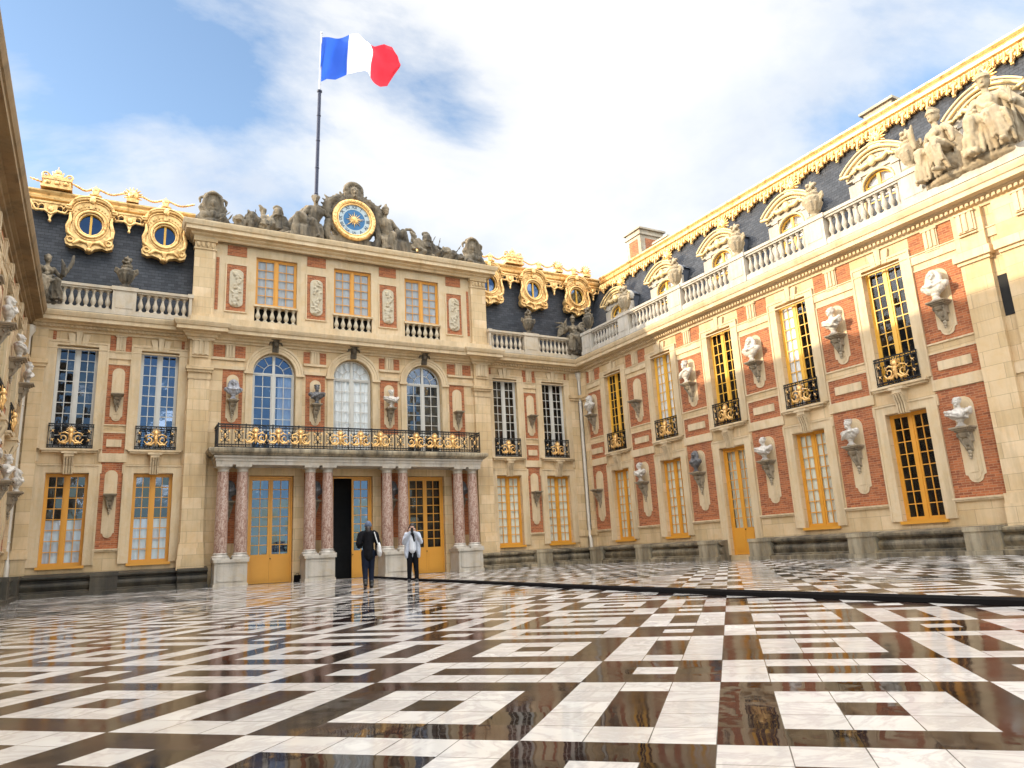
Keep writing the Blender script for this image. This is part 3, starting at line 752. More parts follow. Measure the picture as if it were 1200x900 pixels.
def oculus_mesh():
    mb = MB(); out = []
    R = [(0,-1.14),(.10,-1.10),(.17,-1.0),(.42,-.92),(.60,-.98),(.78,-.90),(.82,-.72),(.76,-.60),(.80,-.42),(.70,-.2),(.60,.02),(.60,.25),(.66,.38),(.80,.46),(.80,.56),(.70,.66),(.58,.82),(.42,.94),(.22,1.01),(0,1.03)]
    poly = R + [(-x, z) for x, z in R[-2:0:-1]]
    # ring shaped plate: outer outline joined to the circular opening
    ro = .46; N = len(poly); inner = []
    for x, z in poly:
        a = atan2(z, x); inner.append((ro*cos(a), ro*1.08*sin(a)))
    for y0, y1, k in ((-.22,.15,1.0),):
        vs = [(x,y0,z) for x,z in poly]+[(x,y0,z) for x,z in inner]+[(x,y1,z) for x,z in poly]+[(x,.02,z) for x,z in inner]
        fs = []
        for q in range(N):
            r = (q+1) % N
            fs += [(q, r, N+r, N+q), (q, 2*N+q, 2*N+r, r), (N+q, N+r, 3*N+r, 3*N+q)]
        mb.add(vs, fs)
    el = lambda r, y, t, n=28: mb.tube([(r*cos(a),y,r*1.08*sin(a)) for a in [k*2*pi/n for k in range(n)]], t, 7, closed=True)
    el(.50,-.25,.055); el(.42,-.18,.04); el(.60,-.23,.022)
    # hood moulding and its dentils
    hood = [(-.88,.53),(-.80,.52)]+[(-.72*cos(pi*q/14), .52+.50*sin(pi*q/14)**.8) for q in range(15)]+[(.80,.52),(.88,.53)]
    mb.tube([(x,-.28,z+.03) for x,z in hood], .075, 8); mb.tube([(x*.96,-.34,z+.10) for x,z in hood], .05, 7); mb.tube([(x*.9,-.25,z-.08) for x,z in hood], .035, 6)
    for k in range(13):
        a = radians(30+10*k); mb.box(.70*cos(a)-.022, .70*cos(a)+.022, -.29, -.2, .70*1.08*sin(a)-.03, .70*1.08*sin(a)+.03)
    mb.ell((0,-.36,.98), (.12,.09,.16), 9, 7); mb.prism([(-.1,1.0),(.1,1.0),(.08,.62),(-.08,.62)], -.32, -.2)
    for sg in (-1, 1):
        mb.tube([(sg*(.64+.10*cos(a)),-.25,-.72+.10*sin(a)) for a in [q*pi/6 for q in range(12)]], .045, 6, closed=True)
        mb.chain([(sg*.70,-.25,.36),(sg*.68,-.27,.1),(sg*.76,-.27,-.2),(sg*.74,-.27,-.45),(sg*.54,-.27,-.62)], [.04,.07,.08,.07,.04])
        mb.chain([(sg*.1,-.26,-.78),(sg*.34,-.28,-.72),(sg*.52,-.27,-.86)], [.05,.08,.05])
    for a in (-.35, -.18, 0, .18, .35): mb.cap((0,-.27,-1.0), (sin(a)*.22,-.29,-1.0+.24*cos(a)), .03, .05, 6)
    mb.ell((0,-.27,-1.06), (.1,.08,.08), 8, 6)
    mb.v = [(x, y*.72, z) for x, y, z in mb.v]
    return mb.mesh('oculus', MT['gold'])
def oculus(P, s, z, d):
    o = obj('oculus', shared('oc', oculus_mesh), P, (s,-d,z))
    mb = MB(); n = 24
    mb.add([(.43*cos(k*2*pi/n), -.03, .46*sin(k*2*pi/n)) for k in range(n)], [tuple(range(n))])
    obj('pane', shared('ocp', lambda: mb.mesh('pane', MT['glass_mirror'])), o)
    m2 = MB(); m2.add([(.47*cos(k*2*pi/n), .12, .5*sin(k*2*pi/n)) for k in range(n)], [tuple(range(n))]); obj('interior', shared('oci', lambda: m2.mesh('interior', MT['dark'])), o)
    m3 = MB(); m3.box(-.04, .04, -.08, -.035, -.44, .44); m3.tube([(.41*cos(k*2*pi/n), -.055, .44*sin(k*2*pi/n)) for k in range(n)], .035, 6, closed=True); obj('glazing_bar', shared('ocb', lambda: m3.mesh('glazing_bar', MT['ochre_gold'])), o)
    return o
def crown_mesh():
    mb = MB()
    mb.box(-.52, .52, -.28, .28, 0, .10); mb.box(-.46, .46, -.24, .24, .10, .34); mb.box(-.50, .50, -.27, .27, .34, .42); mb.box(-.36, .36, -.2, .2, .42, .5)
    for k in range(9):
        a = pi*k/8; mb.cap((.26*cos(a),0,.5+.04*sin(a)), (.48*cos(a),0,.52+.16*sin(a)+.12*sin(a)), .05, .02, 6)
    mb.ell((0,0,.58), (.2,.14,.14), 9, 6); mb.ell((0,0,.76), (.13,.1,.13), 8, 6); mb.cap((0,0,.8), (0,0,1.0), .035, .012, 6)
    for sg in (-1, 1):
        mb.tube([(sg*(.40+.1*cos(a)),-.06,.6+.1*sin(a)) for a in [q*pi/5 for q in range(10)]], .035, 5, closed=True)
    for k in (-.3, 0, .3): mb.ell((k,-.25,.22), (.11,.05,.09), 7, 5)
    return mb.mesh('gilded_crown', MT['gold'])
def roofmask_mesh():
    mb = MB()
    mb.ell((0,-.03,.28), (.2,.17,.24), 11, 8); mb.ell((0,-.2,.25), (.05,.05,.07), 7, 5)
    for k in range(11):
        a = pi*(-.15+1.3*k/10); mb.cap((.16*cos(a),0,.3+.18*sin(a)), (.34*cos(a),-.02,.30+.33*sin(a)), .055, .02, 6)
    mb.box(-.22, .22, -.18, .18, -.05, .08); mb.ell((0,-.02,.08), (.24,.16,.08), 9, 5)
    for sg in (-1, 1): mb.ell((sg*.09,-.17,.33), (.045,.03,.025), 6, 4)
    return mb.mesh('gilded_roof_mask', MT['gold'])
def garland(P, s0, s1, z, d, sag=.16):
    n = 12; mb = MB(); pts = []
    for k in range(n+1):
        u = k/n; pts.append((s0+(s1-s0)*u, -d, z-sag*4*u*(1-u)+.02*sin(9*u)))
    mb.tube(pts, .032, 6)
    for k in range(1, n): mb.ell((pts[k][0],pts[k][1]-.01,pts[k][2]), (.055,.045,.05), 6, 5)
    return obj('gilded_garland', mb.mesh('gilded_garland', MT['gold']), P)

def slate_sheet(P, s0, s1, d0, d1, z0=10.2, z1=14.8, name='slate_roof'):
    mb = MB(); mb.add([(s0,-d0,z0),(s1,-d0,z0),(s1,-d1,z1),(s0,-d1,z1)], [(0,1,2,3)])
    return obj(name, mb.mesh(name, MT['slate']), P)

# ================================================================== BACK WING
B = thing('palace_wing', 'shaded wing at the far end with gilded round attic windows', 'palace wing')
WB = (-10.303, -7.556, 7.556, 10.303)
holes = lambda cs, gz=None: [h for k, c in enumerate(cs) for h in ((c-.66,c+.66,(gz or {}).get(k,1.06),4.28),(c-.66,c+.66,5.16,8.99))]
obj('wall', wall_mesh('wall', -12, -6.3, 0, 9.9, holes(WB[:2]), .3, MT['stone']), B)
obj('wall', wall_mesh('wall', 6.3, 12, 0, 9.9, holes(WB[2:]), .3, MT['stone']), B)
gl = {'curtain':'curtain', 'cz':(0,.50), 'glass':'glass_mid'}
for k, c in enumerate(WB):
    bay(B, c, gl if k < 2 else {'curtain':'curtain_green'}, {'glass':['glass_mid','glass_mirror'][k]} if k < 2 else {}, 'ochre', 'offwhite')
for sg in (-1, 1):
    a, b = (-12, -6.5) if sg < 0 else (6.5, 12)
    bay_panel(B, sg*8.93, .36)
    for s in (sg*6.78, sg*11.08): 
        for z0, z1 in ((1.6,4.6),(5.1,5.7),(6.1,8.3),(8.9,9.5)): panel(B, s-.055, s+.055, z0, z1)
    bands(B, a, b, [(sg*c-.92, sg*c+.92) for c in (7.556, 10.303)] if sg > 0 else [(-c-.92, -c+.92) for c in (10.303, 7.556)])
    dentils(B, a+.1 if sg < 0 else a, b-.15)
    plinth_block(B, sg*8.93)
    corner_strip(B, min(sg*11.3, sg*11.72), max(sg*11.3, sg*11.72))
    downpipe(B, sg*11.86, .13 if sg > 0 else .2, -sg)
    ends = (6.72, 11.25)
    p0, p1 = 8.5, 9.36
    for u, v in ((ends[0], p0), (p1, ends[1])):
        baluster_run(B, min(sg*u, sg*v), max(sg*u, sg*v), zb=10.16)
    pier(B, min(sg*p0, sg*p1), max(sg*p0, sg*p1), zb=10.16)
    pier(B, min(sg*6.55, sg*6.72), max(sg*6.55, sg*6.72), zb=10.16)
    pier(B, min(sg*11.25, sg*12.0), max(sg*11.25, sg*12.0), zb=10.16)
rf = slate_sheet(B, -13.9, 14.2, -.30, -.52)
mb = MB(); mb.add([(-13.9,.4,15.0),(14.2,.4,15.0),(14.2,9,15.3),(-13.9,9,15.3)], [(0,1,2,3)]); mb.add([(-12.5,-.6,10.17),(12.5,-.6,10.17),(12.5,.35,10.2),(-12.5,.35,10.2)], [(0,1,2,3)])
mb.add([(-13.9,9,0),(22,9,0),(22,9,15.3),(-13.9,9,15.3)], [(0,1,2,3)])
obj('lead_deck', mb.mesh('lead_deck', MT['lead']), rf)
crest(rf, [(-13.9,0),(-6.55,0)], 14.66, -.50); crest(rf, [(6.55,0),(14.0,0)], 14.66, -.50); crest(rf, [(-6.3,0),(6.3,0)], 15.15, -1.9)
for s in (-10.26, -7.66, 7.0, 9.6, 12.3): oculus(B, s, 13.9, -.22)
for s in (-11.62, -8.95, 8.3, 10.95, 13.45): obj('gilded_lambrequin', shared('lamb', lambrequin_mesh), rf, (s,.28,14.56))
for s in (-11.5, 8.62): obj('gilded_crown', shared('crown', crown_mesh), rf, (s,.38,15.22))
for s in (-8.9, 11.38, 13.2, -3.4, 4.0): obj('gilded_roof_mask', shared('rmask', roofmask_mesh), rf, (s,.38 if abs(s) > 6 else 1.75,15.26 if abs(s) > 6 else 15.75))
G = [-12.4,-10.95,-10.2,-9.15,None,-8.65,-7.7,-6.6,None,6.6,7.3,8.1,None,9.15,10.2,11.15,None,11.6,12.4,13.1]
for a, b in zip(G, G[1:]):
    if a is not None and b is not None: garland(rf, a, b, 15.62, -.40)
for s in (-10.2, -7.7, 7.3, 10.2, 12.4): obj('gilded_finial', shared('fin', lambda: (lambda m: (m.lathe([(.2,0),(.24,.06),(.1,.12),(.13,.26),(.16,.34),(.06,.42),(.02,.5)], seg=10), m.mesh('gilded_finial', MT['gold']))[1])(MB())), rf, (s,.38,15.2))

# ================================================================== RIGHT AND LEFT WINGS
RC = [2.834, 6.385, 9.942, 13.513, 17.071]
PC = [(1.13,.66),(4.61,.72),(8.165,.72),(11.73,.72),(15.29,.72),(18.77,.70)]
def dormer_mesh():
    """stone dormer: two pilasters, arched opening, curved pediment; front at y=0"""
    mb = MB(); w = .54; zc = 12.05
    for sg in (-1, 1):
        mb.box(sg*.56, sg*.80, -.03, .14, 10.2, 12.42); mb.box(sg*.80, sg*1.08, .02, .14, 10.2, 12.40)
        mb.box(sg*.54, sg*.84, -.07, .14, 12.42, 12.52); mb.box(sg*.54, sg*.84, -.08, .14, 10.2, 10.7)
    # spandrel with arch
    N = 14; arc = [(-w*cos(pi*k/N), zc+.42*sin(pi*k/N)) for k in range(N+1)]
    top = 12.62
    vs = []; fs = []
    for x, z in arc: vs += [(x,.0,z),(x,.0,top),(x,.14,z)]
    for k in range(N): fs += [(3*k,3*k+3,3*k+4,3*k+1),(3*k,3*k+2,3*k+5,3*k+3)]
    mb.add(vs, fs)
    for sg in (-1, 1): mb.box(sg*w, sg*.56, .0, .14, 10.2, top)
    mb.box(-1.08, 1.08, -.06, .14, 12.5, 12.64)
    mb.prism([(-1.08,12.63),(1.08,12.63)]+[(1.08*cos(pi*k/14), 12.63+.56*sin(pi*k/14)**.9) for k in range(1,14)], -.05, .2)
    return mb.mesh('dormer', MT['white'])
def dormer_gilt():
    mb = MB(); N = 16
    ped = lambda k, r=1.0: (-1.12*r+2.24*r*k/N, 12.70+.54*sin(pi*k/N)**.9)
    mb.tube([(ped(k)[0],-.16,ped(k)[1]) for k in range(N+1)], .062, 8); mb.tube([(ped(k)[0]*1.02,-.25,ped(k)[1]+.10) for k in range(N+1)], .036, 7); mb.tube([(ped(k)[0]*.92,-.10,ped(k)[1]-.12) for k in range(N+1)], .05, 6)
    w = .57
    mb.tube([(-w,-.03,10.3),(-w,-.03,12.05)]+[(-w*cos(pi*k/10),-.03,12.05+.46*sin(pi*k/10)) for k in range(1,10)]+[(w,-.03,12.05),(w,-.03,10.3)], .05, 6)
    mb.cap((-1.16,-.2,12.72), (-.86,-.2,12.66), .07, .05, 7); mb.cap((1.16,-.2,12.72), (.86,-.2,12.66), .07, .05, 7)
    mb.ell((0,-.16,12.82), (.17,.11,.2), 9, 7)
    for sg in (-1, 1):
        mb.chain([(sg*.16,-.14,12.78),(sg*.38,-.16,12.74),(sg*.56,-.14,12.86),(sg*.74,-.14,12.72)], [.08,.09,.075,.05])
        for q in range(4): mb.cap((sg*(.2+.14*q),-.16,12.74), (sg*(.26+.14*q),-.17,12.9), .035, .02, 6)
    return mb.mesh('gilded_pediment', MT['gilt_stone'])
MT['gilt_stone'] = simple('gilded_stone', (.80,.60,.30), .5, .2, .5, 5, .2)
def dormer_window():
    mb = MB(); w = .52; zc = 12.05
    for sg in (-1, 1): mb.box(sg*(w-.06), sg*w, -.03, .03, 10.3, zc)
    mb.box(-w+.06, w-.06, -.03, .03, 10.3, 10.42); mb.box(-.055, .055, -.04, .03, 10.42, zc+.36)
    N = 12; arc = [(-w*cos(pi*k/N), -.0, zc+.40*sin(pi*k/N)) for k in range(N+1)]; mb.tube(arc, .045, 6)
    for z in (10.95, 11.5, 12.05):
        for sg in (-1, 1): mb.box(sg*.055, sg*(w-.06), -.015, .015, z-.018, z+.018)
    return mb.mesh('dormer_window', MT['ochre_gold'])
def dormer_cheeks():
    mb = MB(); zt = 12.78
    D = lambda z: .25+1.55*(z-10.2)/4.6          # depth of the slate behind the dormer front
    for sg in (-1, 1): mb.add([(sg*.98,.12,10.25),(sg*.98,D(10.25)+.05,10.25),(sg*.98,D(zt)+.05,zt),(sg*.98,.12,zt)], [(0,1,2,3)])
    N = 10; vs = []; fs = []
    for k in range(N+1):
        x = -1.05+2.1*k/N; z = zt+.46*sin(pi*k/N)**.9; vs += [(x,-.05,z),(x,D(z)+.08,z)]
    for k in range(N): fs.append((2*k,2*k+2,2*k+3,2*k+1))
    mb.add(vs, fs, True)
    for y in (.35, .75): mb.tube([(-1.05+2.1*k/N,y,zt+.02+.46*sin(pi*k/N)**.9) for k in range(N+1)], .03, 5)
    return mb.mesh('dormer_roof', MT['lead'])
def dormer(P, s, cur):
    o = obj('dormer', shared('dorm', dormer_mesh), P, (s,.70,0))
    obj('gilded_pediment', shared('dgilt', dormer_gilt), o); obj('dormer_roof', shared('dch', dormer_cheeks), o)
    obj('dormer_window', shared('dwin', dormer_window), o, (0,.10,0))
    m = MB(); m.add([(-.5,.11,10.35),(.5,.11,10.35),(.5,.11,12.05)]+[(.5*cos(pi*k/8),.11,12.05+.38*sin(pi*k/8)) for k in range(1,8)]+[(-.5,.11,12.05)], [tuple(range(11))])
    obj('pane', shared('dpane', lambda: m.mesh('pane', MT['glass'])), o)
    m2 = MB(); m2.add([(-.53,.24,10.3),(.53,.24,10.3),(.53,.24,12.5),(-.53,.24,12.5)], [(0,1,2,3)])
    obj('curtain', shared('dint', lambda: m2.mesh('curtain', MT['curtain'])), o)
    return o

def side_wing(P, sg, full=True):
    f = lambda s: sg*s
    rng = lambda a, b: (min(f(a), f(b)), max(f(a), f(b)))
    END = 26.0 if full else 36.0
    cs = RC if full else RC[:5]
    h = [q for k, c in enumerate(cs) for q in ((f(c)-.66, f(c)+.66, .22 if k == 2 else 1.06, 4.28), (f(c)-.66, f(c)+.66, 5.16, 8.99))]
    a, b = rng(0, END)
    obj('wall', wall_mesh('wall', a, b, 0, 9.9, h, .3, MT['stone']), P)
    GR = [{'curtain':'curtain_green'},{'curtain':'curtain_green'},{'door':1,'z':.22},{'curtain':'curtain_green'},{}]
    UP = [{},{'curtain':'curtain'},{},{'curtain':'curtain','cx':(0,.5)},{}]
    for k, c in enumerate(cs): bay(P, f(c), GR[k], UP[k], 'ochre', 'ochre_gold' if full else 'offwhite')
    for c, w in PC: bay_panel(P, f(c), w)
    a, b = rng(0, END)
    br = sorted(rng(c-.95, c+.95) for c in cs)
    bands(P, a, b, br, [rng(9.942-.75, 9.942+.75)])
    dentils(P, a+.7, b-.7) if full else None
    for c in (1.13, 4.61, 8.6, 11.2, 15.29, 18.9, 22.0): plinth_block(P, f(c), .45)
    x0, x1 = rng(.28, .62); corner_strip(P, x0, x1)
    # end pilasters
    for u, v in ((19.5, 20.28), (20.62, 22.2)):
        x0, x1 = rng(u, v); mb = MB()
        mb.wb(x0, x1, -.02, .14, .7, 8.1); mb.wb(x0-.07, x1+.07, 0, .24, .7, 1.35); mb.wb(x0-.05, x1+.05, 0, .2, 1.35, 1.62); mb.wb(x0-.05, x1+.05, 0, .2, 8.0, 8.1); mb.wb(x0-.12, x1+.12, 0, .28, 8.1, 8.34); mb.wb(x0-.02, x1+.02, 0, .15, 8.34, 9.52)
        obj('end_pilaster', mb.mesh('end_pilaster', MT['stone']), P)
        for t in (.25, .5, .75): pass
        obj('triglyph', shared(('tri',.5), lambda: triglyph_mesh(.5, .6)), P, ((x0+x1)/2,-.16,8.9))
    x0, x1 = rng(20.29, 20.61); mb = MB(); mb.wb(x0+.03, x1-.03, -.02, .02, 6.3, 7.45); obj('slit_window', mb.mesh('slit_window', MT['dark']), P)
    # balustrade and piers
    pc = [1.6, 4.61, 8.165, 11.73, 15.29, 18.8]; pw = .43; bd = .32 if full else -.15
    x0, x1 = rng(.6, 1.2)
    for k in range(len(pc)-1):
        x0, x1 = rng(pc[k]+pw, pc[k+1]-pw); baluster_run(P, x0, x1, d=bd, zb=10.2, mat='white')
    for k, c in enumerate(pc): x0, x1 = rng(c-pw, c+pw); pier(P, x0, x1, d=bd, zb=10.2, mat='white')
    x0, x1 = rng(19.23, END) if full else rng(30, 31); mb = MB(); mb.wb(x0, x1, .08, .56, 10.2, 10.42); mb.wb(x0, x1, .12, .5, 10.42, 10.6); obj('statue_base', mb.mesh('statue_base', MT['white']), P)
    # roof
    rs = slate_sheet(P, *rng(-3.5 if full else -2, END), -.45, -2.0)
    mb = MB(); x0, x1 = rng(-3 if full else 0, END)
    mb.add([(x0,1.95,15.05),(x1,1.95,15.05),(x1,9.5,15.3),(x0,9.5,15.3)], [(0,1,2,3)]); x0, x1 = rng(0, END); mb.add([(x0,-.56,10.19),(x1,-.56,10.19),(x1,.5,10.215),(x0,.5,10.215)], [(0,1,2,3)])
    e = f(END); mb.add([(e,0,0),(e,9.5,0),(e,9.5,15.2),(e,2,15.05),(e,.45,10.2),(e,0,10.2)], [(0,1,2,3,4,5)])
    mb.add([(x0,9.5,0),(x1,9.5,0),(x1,9.5,15.3),(x0,9.5,15.3)], [(0,1,2,3)])
    obj('lead_deck', mb.mesh('lead_deck', MT['lead']), rs)
    x0, x1 = rng(0.0, END); crest(rs, [(x0,0),(x1,0)], 14.62, -2.0)
    n = int((END-.4)/.86)
    for k in range(n): obj('gilded_fringe', shared('fringe', fringe_mesh), rs, (f(.5+.86*k), 1.80, 14.56), (radians(-18),0,0))
    if full:
        for c in RC+[20.63, 24.2]:
            dormer(P, f(c), None)
            obj('gilded_roof_mask', shared('rmask', roofmask_mesh), rs, (f(c), 1.0, 13.42))
R_ = thing('palace_wing', 'sunlit stone and red brick wing on the right with dormers and white balustrade', 'palace wing', (W,0,0), -pi/2)
L_ = thing('palace_wing', 'shadowed stone wing at the left edge, its deep cornice seen from below', 'palace wing', (-W+.04,0,0), pi/2+.016)
side_wing(R_, 1, True); side_wing(L_, -1, False)
def chimney(P, s, d, w, t, z0, z1):
    mb = MB(); mb.wb(s-w, s+w, d-t, d+t, z0, z1-.42); mb.wb(s-w-.08, s+w+.08, d-t-.08, d+t+.08, z1-.42, z1-.3); mb.wb(s-w, s+w, d-t, d+t, z1-.3, z1-.1); mb.wb(s-w-.12, s+w+.12, d-t-.12, d+t+.12, z1-.1, z1)
    o = obj('chimney', mb.mesh('chimney', MT['chim']), P)
    mb = MB(); mb.wb(s-w*.6, s+w*.6, d+t, d+t+.02, z0+.3, z1-.62); mb.wb(s-w-.02, s-w, d-t*.6, d+t*.6, z0+.3, z1-.62); mb.wb(s+w, s+w+.02, d-t*.6, d+t*.6, z0+.3, z1-.62); obj('brick_panel', mb.mesh('brick_panel', MT['brick']), o)
    mb = MB(); mb.wb(s-w*.8, s+w*.8, d-t*.8, d+t*.8, z1, z1+.05); obj('chimney_cap', mb.mesh('chimney_cap', MT['lead']), o)

chimney(R_, .1, -5.2, .62, .85, 15.1, 18.3); chimney(R_, 1.9, -5.6, .5, .8, 15.1, 17.15); chimney(R_, 15.3, -5.2, .6, .8, 15.1, 17.05)
# ================================================================== CENTRAL PAVILION
V = thing('clock_pavilion', 'central three bay stone pavilion with arched windows below a balustraded attic storey', 'pavilion', (0,-.15,0))
AC = (-3.3, 0, 3.3)
hs = [(c-.86,c+.86,FZ,4.22) for c in AC] + [(c-.86,c+.86,5.14,9.28) for c in AC]
obj('wall', wall_mesh('wall', -6.6, 6.6, 0, 10.3, hs, .35, MT['stone'], arch=(3,4,5)), V)
mb = MB(); mb.add([(-6.6,0,0),(-6.6,.3,0),(-6.6,.3,10.2),(-6.6,0,10.2)], [(0,1,2,3)]); mb.add([(6.6,0,0),(6.6,.3,0),(6.6,.3,10.2),(6.6,0,10.2)], [(0,1,2,3)])
obj('side_wall', mb.mesh('side_wall', MT['stone']), V)
def arch_window():
    mb = MB(); w = .84; h = 4.12; zc = h-w; fr = .06
    for sg in (-1, 1): mb.box(sg*(w-fr), sg*w, -.04, .05, 0, zc)
    mb.tube([((w-.03)*cos(pi*k/20),0,zc+(w-.03)*sin(pi*k/20)) for k in range(21)], .04, 6)
    mb.box(-.055, .055, -.045, .045, 0, zc+w-.03); mb.box(-w+fr, w-fr, -.035, .035, zc-.035, zc+.035)
    leaf_bars(mb, -w+fr, -.055, 0, zc-.035, 7, 2, st=.045); leaf_bars(mb, .055, w-fr, 0, zc-.035, 7, 2, st=.045)
    mb.tube([(.42*cos(pi*k/16),0,zc+.42*sin(pi*k/16)) for k in range(17)], .018, 5)
    for a in (30, 60, 120, 150): mb.tube([(.42*cos(radians(a)),0,zc+.42*sin(radians(a))),((w-.05)*cos(radians(a)),0,zc+(w-.05)*sin(radians(a)))], .016, 5)
    return mb.mesh('window_frame', MT['offwhite'])
def arch_pane(mat, y=.012):
    mb = MB(); w = .81; h = 4.1; zc = h-w
    mb.add([(-w,y,.02),(w,y,.02)]+[(w*cos(pi*k/16),y,zc+w*sin(pi*k/16)) for k in range(17)], [tuple(range(19))]); return mb.mesh('pane', MT[mat])
for c, g, cur in ((-3.3,'glass_mirror',(.62,1)),(0,'glass',(0,1)),(3.3,'glass_mid',None)):
    o = obj('arched_window', shared('aw', arch_window), V, (c,.24,5.15))
    obj('pane', shared(('ap',g), lambda: arch_pane(g)), o)
    m = MB(); m.add([(-.84,1.2,-.05),(.84,1.2,-.05),(.84,1.2,4.2),(-.84,1.2,4.2),(-.84,.07,-.05),(.84,.07,-.05),(.84,.07,4.2),(-.84,.07,4.2)], [(0,1,2,3),(0,1,5,4),(2,3,7,6),(0,3,7,4),(1,2,6,5)])
    obj('interior', shared('ai', lambda: m.mesh('interior', MT['dark'])), o)
    if cur: obj('curtain', curtain_mesh(-.8+1.6*cur[0], .8, .03, 4.05 if cur[0] == 0 else 3.2, MT['curtain'], .075, .03, .2), o)
    # archivolt
    m2 = MB(); N = 24; r0, r1, zc = .86, 1.16, 3.28
    prof = [(r0,0),(r0,-.05),(r0+.10,-.055),(r0+.11,-.075),(r0+.2,-.08),(r0+.22,-.11),(r1,-.12),(r1,0)]
    vs = []; fs = []; K = len(prof)
    pts = [(1,-3.28+.0)] 
    ring = [(pi*k/N) for k in range(N+1)]
    for a in ring:
        for r, y in prof: vs.append((r*cos(a), y, zc+r*sin(a)))
    for k in range(N):
        for q in range(K-1): fs.append((k*K+q, (k+1)*K+q, (k+1)*K+q+1, k*K+q+1))
    m2.add(vs, fs)
    for sg in (-1, 1):
        m2.box(sg*r0, sg*1.12, -.05, .0, 0, zc-.10); m2.box(sg*(r0-.012), sg*1.2, -.13, .0, zc-.10, zc)
    obj('archivolt', shared('arc', lambda: m2.mesh('archivolt', MT['stone2'])), V, (c,0,5.15))
    m3 = MB(); m3.side([(0,-.5),(.16,-.5),(.2,-.3),(.26,-.05),(.34,.02),(.34,.12),(0,.12)], -.17, .17)
    m3.ell((0,-.27,-.12), (.12,.10,.15), 9, 7); m3.wb(-.28, .28, .0, .36, .12, .19)
    for sg in (-1, 1): m3.chain([(sg*.12,-.2,0),(sg*.3,-.2,-.02),(sg*.36,-.18,-.12)], [.05,.06,.04])
    obj('carved_keystone', shared('ck', lambda: m3.mesh('carved_keystone', MT['sculpt'])), V, (c,0,9.70), scale=(.72,.8,.78))
# brick fields, niches
for sg in (-1, 1):
    for a, b in ((4.53,5.30),(1.22,2.03)):
        s0, s1 = min(sg*a,sg*b), max(sg*a,sg*b); cc = (s0+s1)/2
        panel(V, s0, s1, 6.05, 8.45); panel(V, s0, s1, 1.62, 4.35)
        obj('niche_slab', shared('nv', lambda: niche_mesh(.46, 1.95)), V, (cc,0,6.3))
        obj('bracket', shared('br', bracket_mesh), V, (cc,-.05,7.18), scale=(.8,.8,.86))
        obj('bracket', shared('br', bracket_mesh), V, (cc,-.05,3.2), scale=(.8,.8,.86))
        # attic
        panel(V, s0, s1, 10.94, 12.95, .02); panel(V, s0, s1, 13.35, 13.80, .02); border(V, s0, s1, 10.94, 12.95, .05, .05)
    for a, b in ((4.46,4.86),(5.24,5.68),):
        s0, s1 = min(sg*a,sg*b), max(sg*a,sg*b); panel(V, s0, s1, 8.96, 9.46)
    s0, s1 = min(sg*1.17,sg*1.44), max(sg*1.17,sg*1.44); panel(V, s0, s1, 8.96, 9.46); s0, s1 = min(sg*1.86,sg*2.13), max(sg*1.86,sg*2.13); panel(V, s0, s1, 8.96, 9.46)
    for c in (sg*5.05, sg*1.65): obj('triglyph', shared(('tri',.36), lambda: triglyph_mesh(.36, .58)), V, (c,0,8.92))
    # giant pilasters
    m = MB(); x0, x1 = 5.78, 6.56
    m.wb(x0, x1, -.02, .18, .7, 7.95); m.wb(x0-.07, x1+.1, 0, .32, .72, 1.12); m.wb(x0-.05, x1+.07, 0, .28, 1.12, 1.5); m.wb(x0-.03, x1+.05, 0, .24, 1.5, 1.7)
    m.wb(x0-.03, x1+.03, 0, .21, 7.95, 8.03); m.wb(x0-.02, x1+.02, 0, .2, 8.03, 8.22); m.wb(x0-.07, x1+.07, 0, .27, 8.22, 8.32); m.wb(x0-.11, x1+.11, 0, .32, 8.32, 8.46)
    m.wb(x0, x1, 0, .18, 8.46, 9.55)
    o = obj('pilaster', shared('pil', lambda: m.mesh('pilaster', MT['stone'])), V)
    if sg < 0: o.scale = (-1,1,1)
    obj('triglyph', shared(('tri',.6), lambda: triglyph_mesh(.6, .62)), V, (sg*6.17,-.17,8.92))
    m = MB(); m.wb(x0, x1, 0, .18, 10.62, 13.38); m.wb(x0-.05, x1+.05, 0, .24, 10.44, 10.62); m.wb(x0-.04, x1+.04, 0, .22, 13.38, 13.44); m.wb(x0, x1, 0, .2, 13.44, 13.72); m.wb(x0-.06, x1+.06, 0, .26, 13.72, 13.86)
    for q in range(4): m.ell((x0+.12+.18*q,-.22,13.58), (.075,.05,.13), 7, 5)
    o = obj('attic_pilaster', shared('apil', lambda: m.mesh('attic_pilaster', MT['stone'])), V)
    if sg < 0: o.scale = (-1,1,1)
    s0, s1 = min(sg*5.6,sg*5.72), max(sg*5.6,sg*5.72); panel(V, s0, s1, 10.94, 13.2, .02)
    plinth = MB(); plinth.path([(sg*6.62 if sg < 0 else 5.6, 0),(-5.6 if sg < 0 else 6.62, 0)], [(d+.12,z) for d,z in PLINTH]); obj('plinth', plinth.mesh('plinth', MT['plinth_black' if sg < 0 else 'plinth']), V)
# string, main cornice with breaks over the pilasters
for a, b in ((-5.78,-4.48),(-2.12,-1.18),(1.18,2.12),(4.48,5.78)):
    for z0, z1, d in ((8.46,8.60,.06),(8.84,8.94,.075)):
        m = MB(); m.wb(a, b, -.01, d, z0, z1); obj('string_course', m.mesh('string_course', MT['stone2']), V)
m = MB(); m.path([(-6.6,.3),(-6.6,-.18),(-5.74,-.18),(-5.74,0),(5.74,0),(5.74,-.18),(6.6,-.18),(6.6,.3)], [(d, z+.02 if d > 0 else z) for d, z in CORN])
m.wb(-6.62, 6.62, .0, .50, 10.21, 10.44); obj('cornice', m.mesh('cornice', MT['stone2']), V)
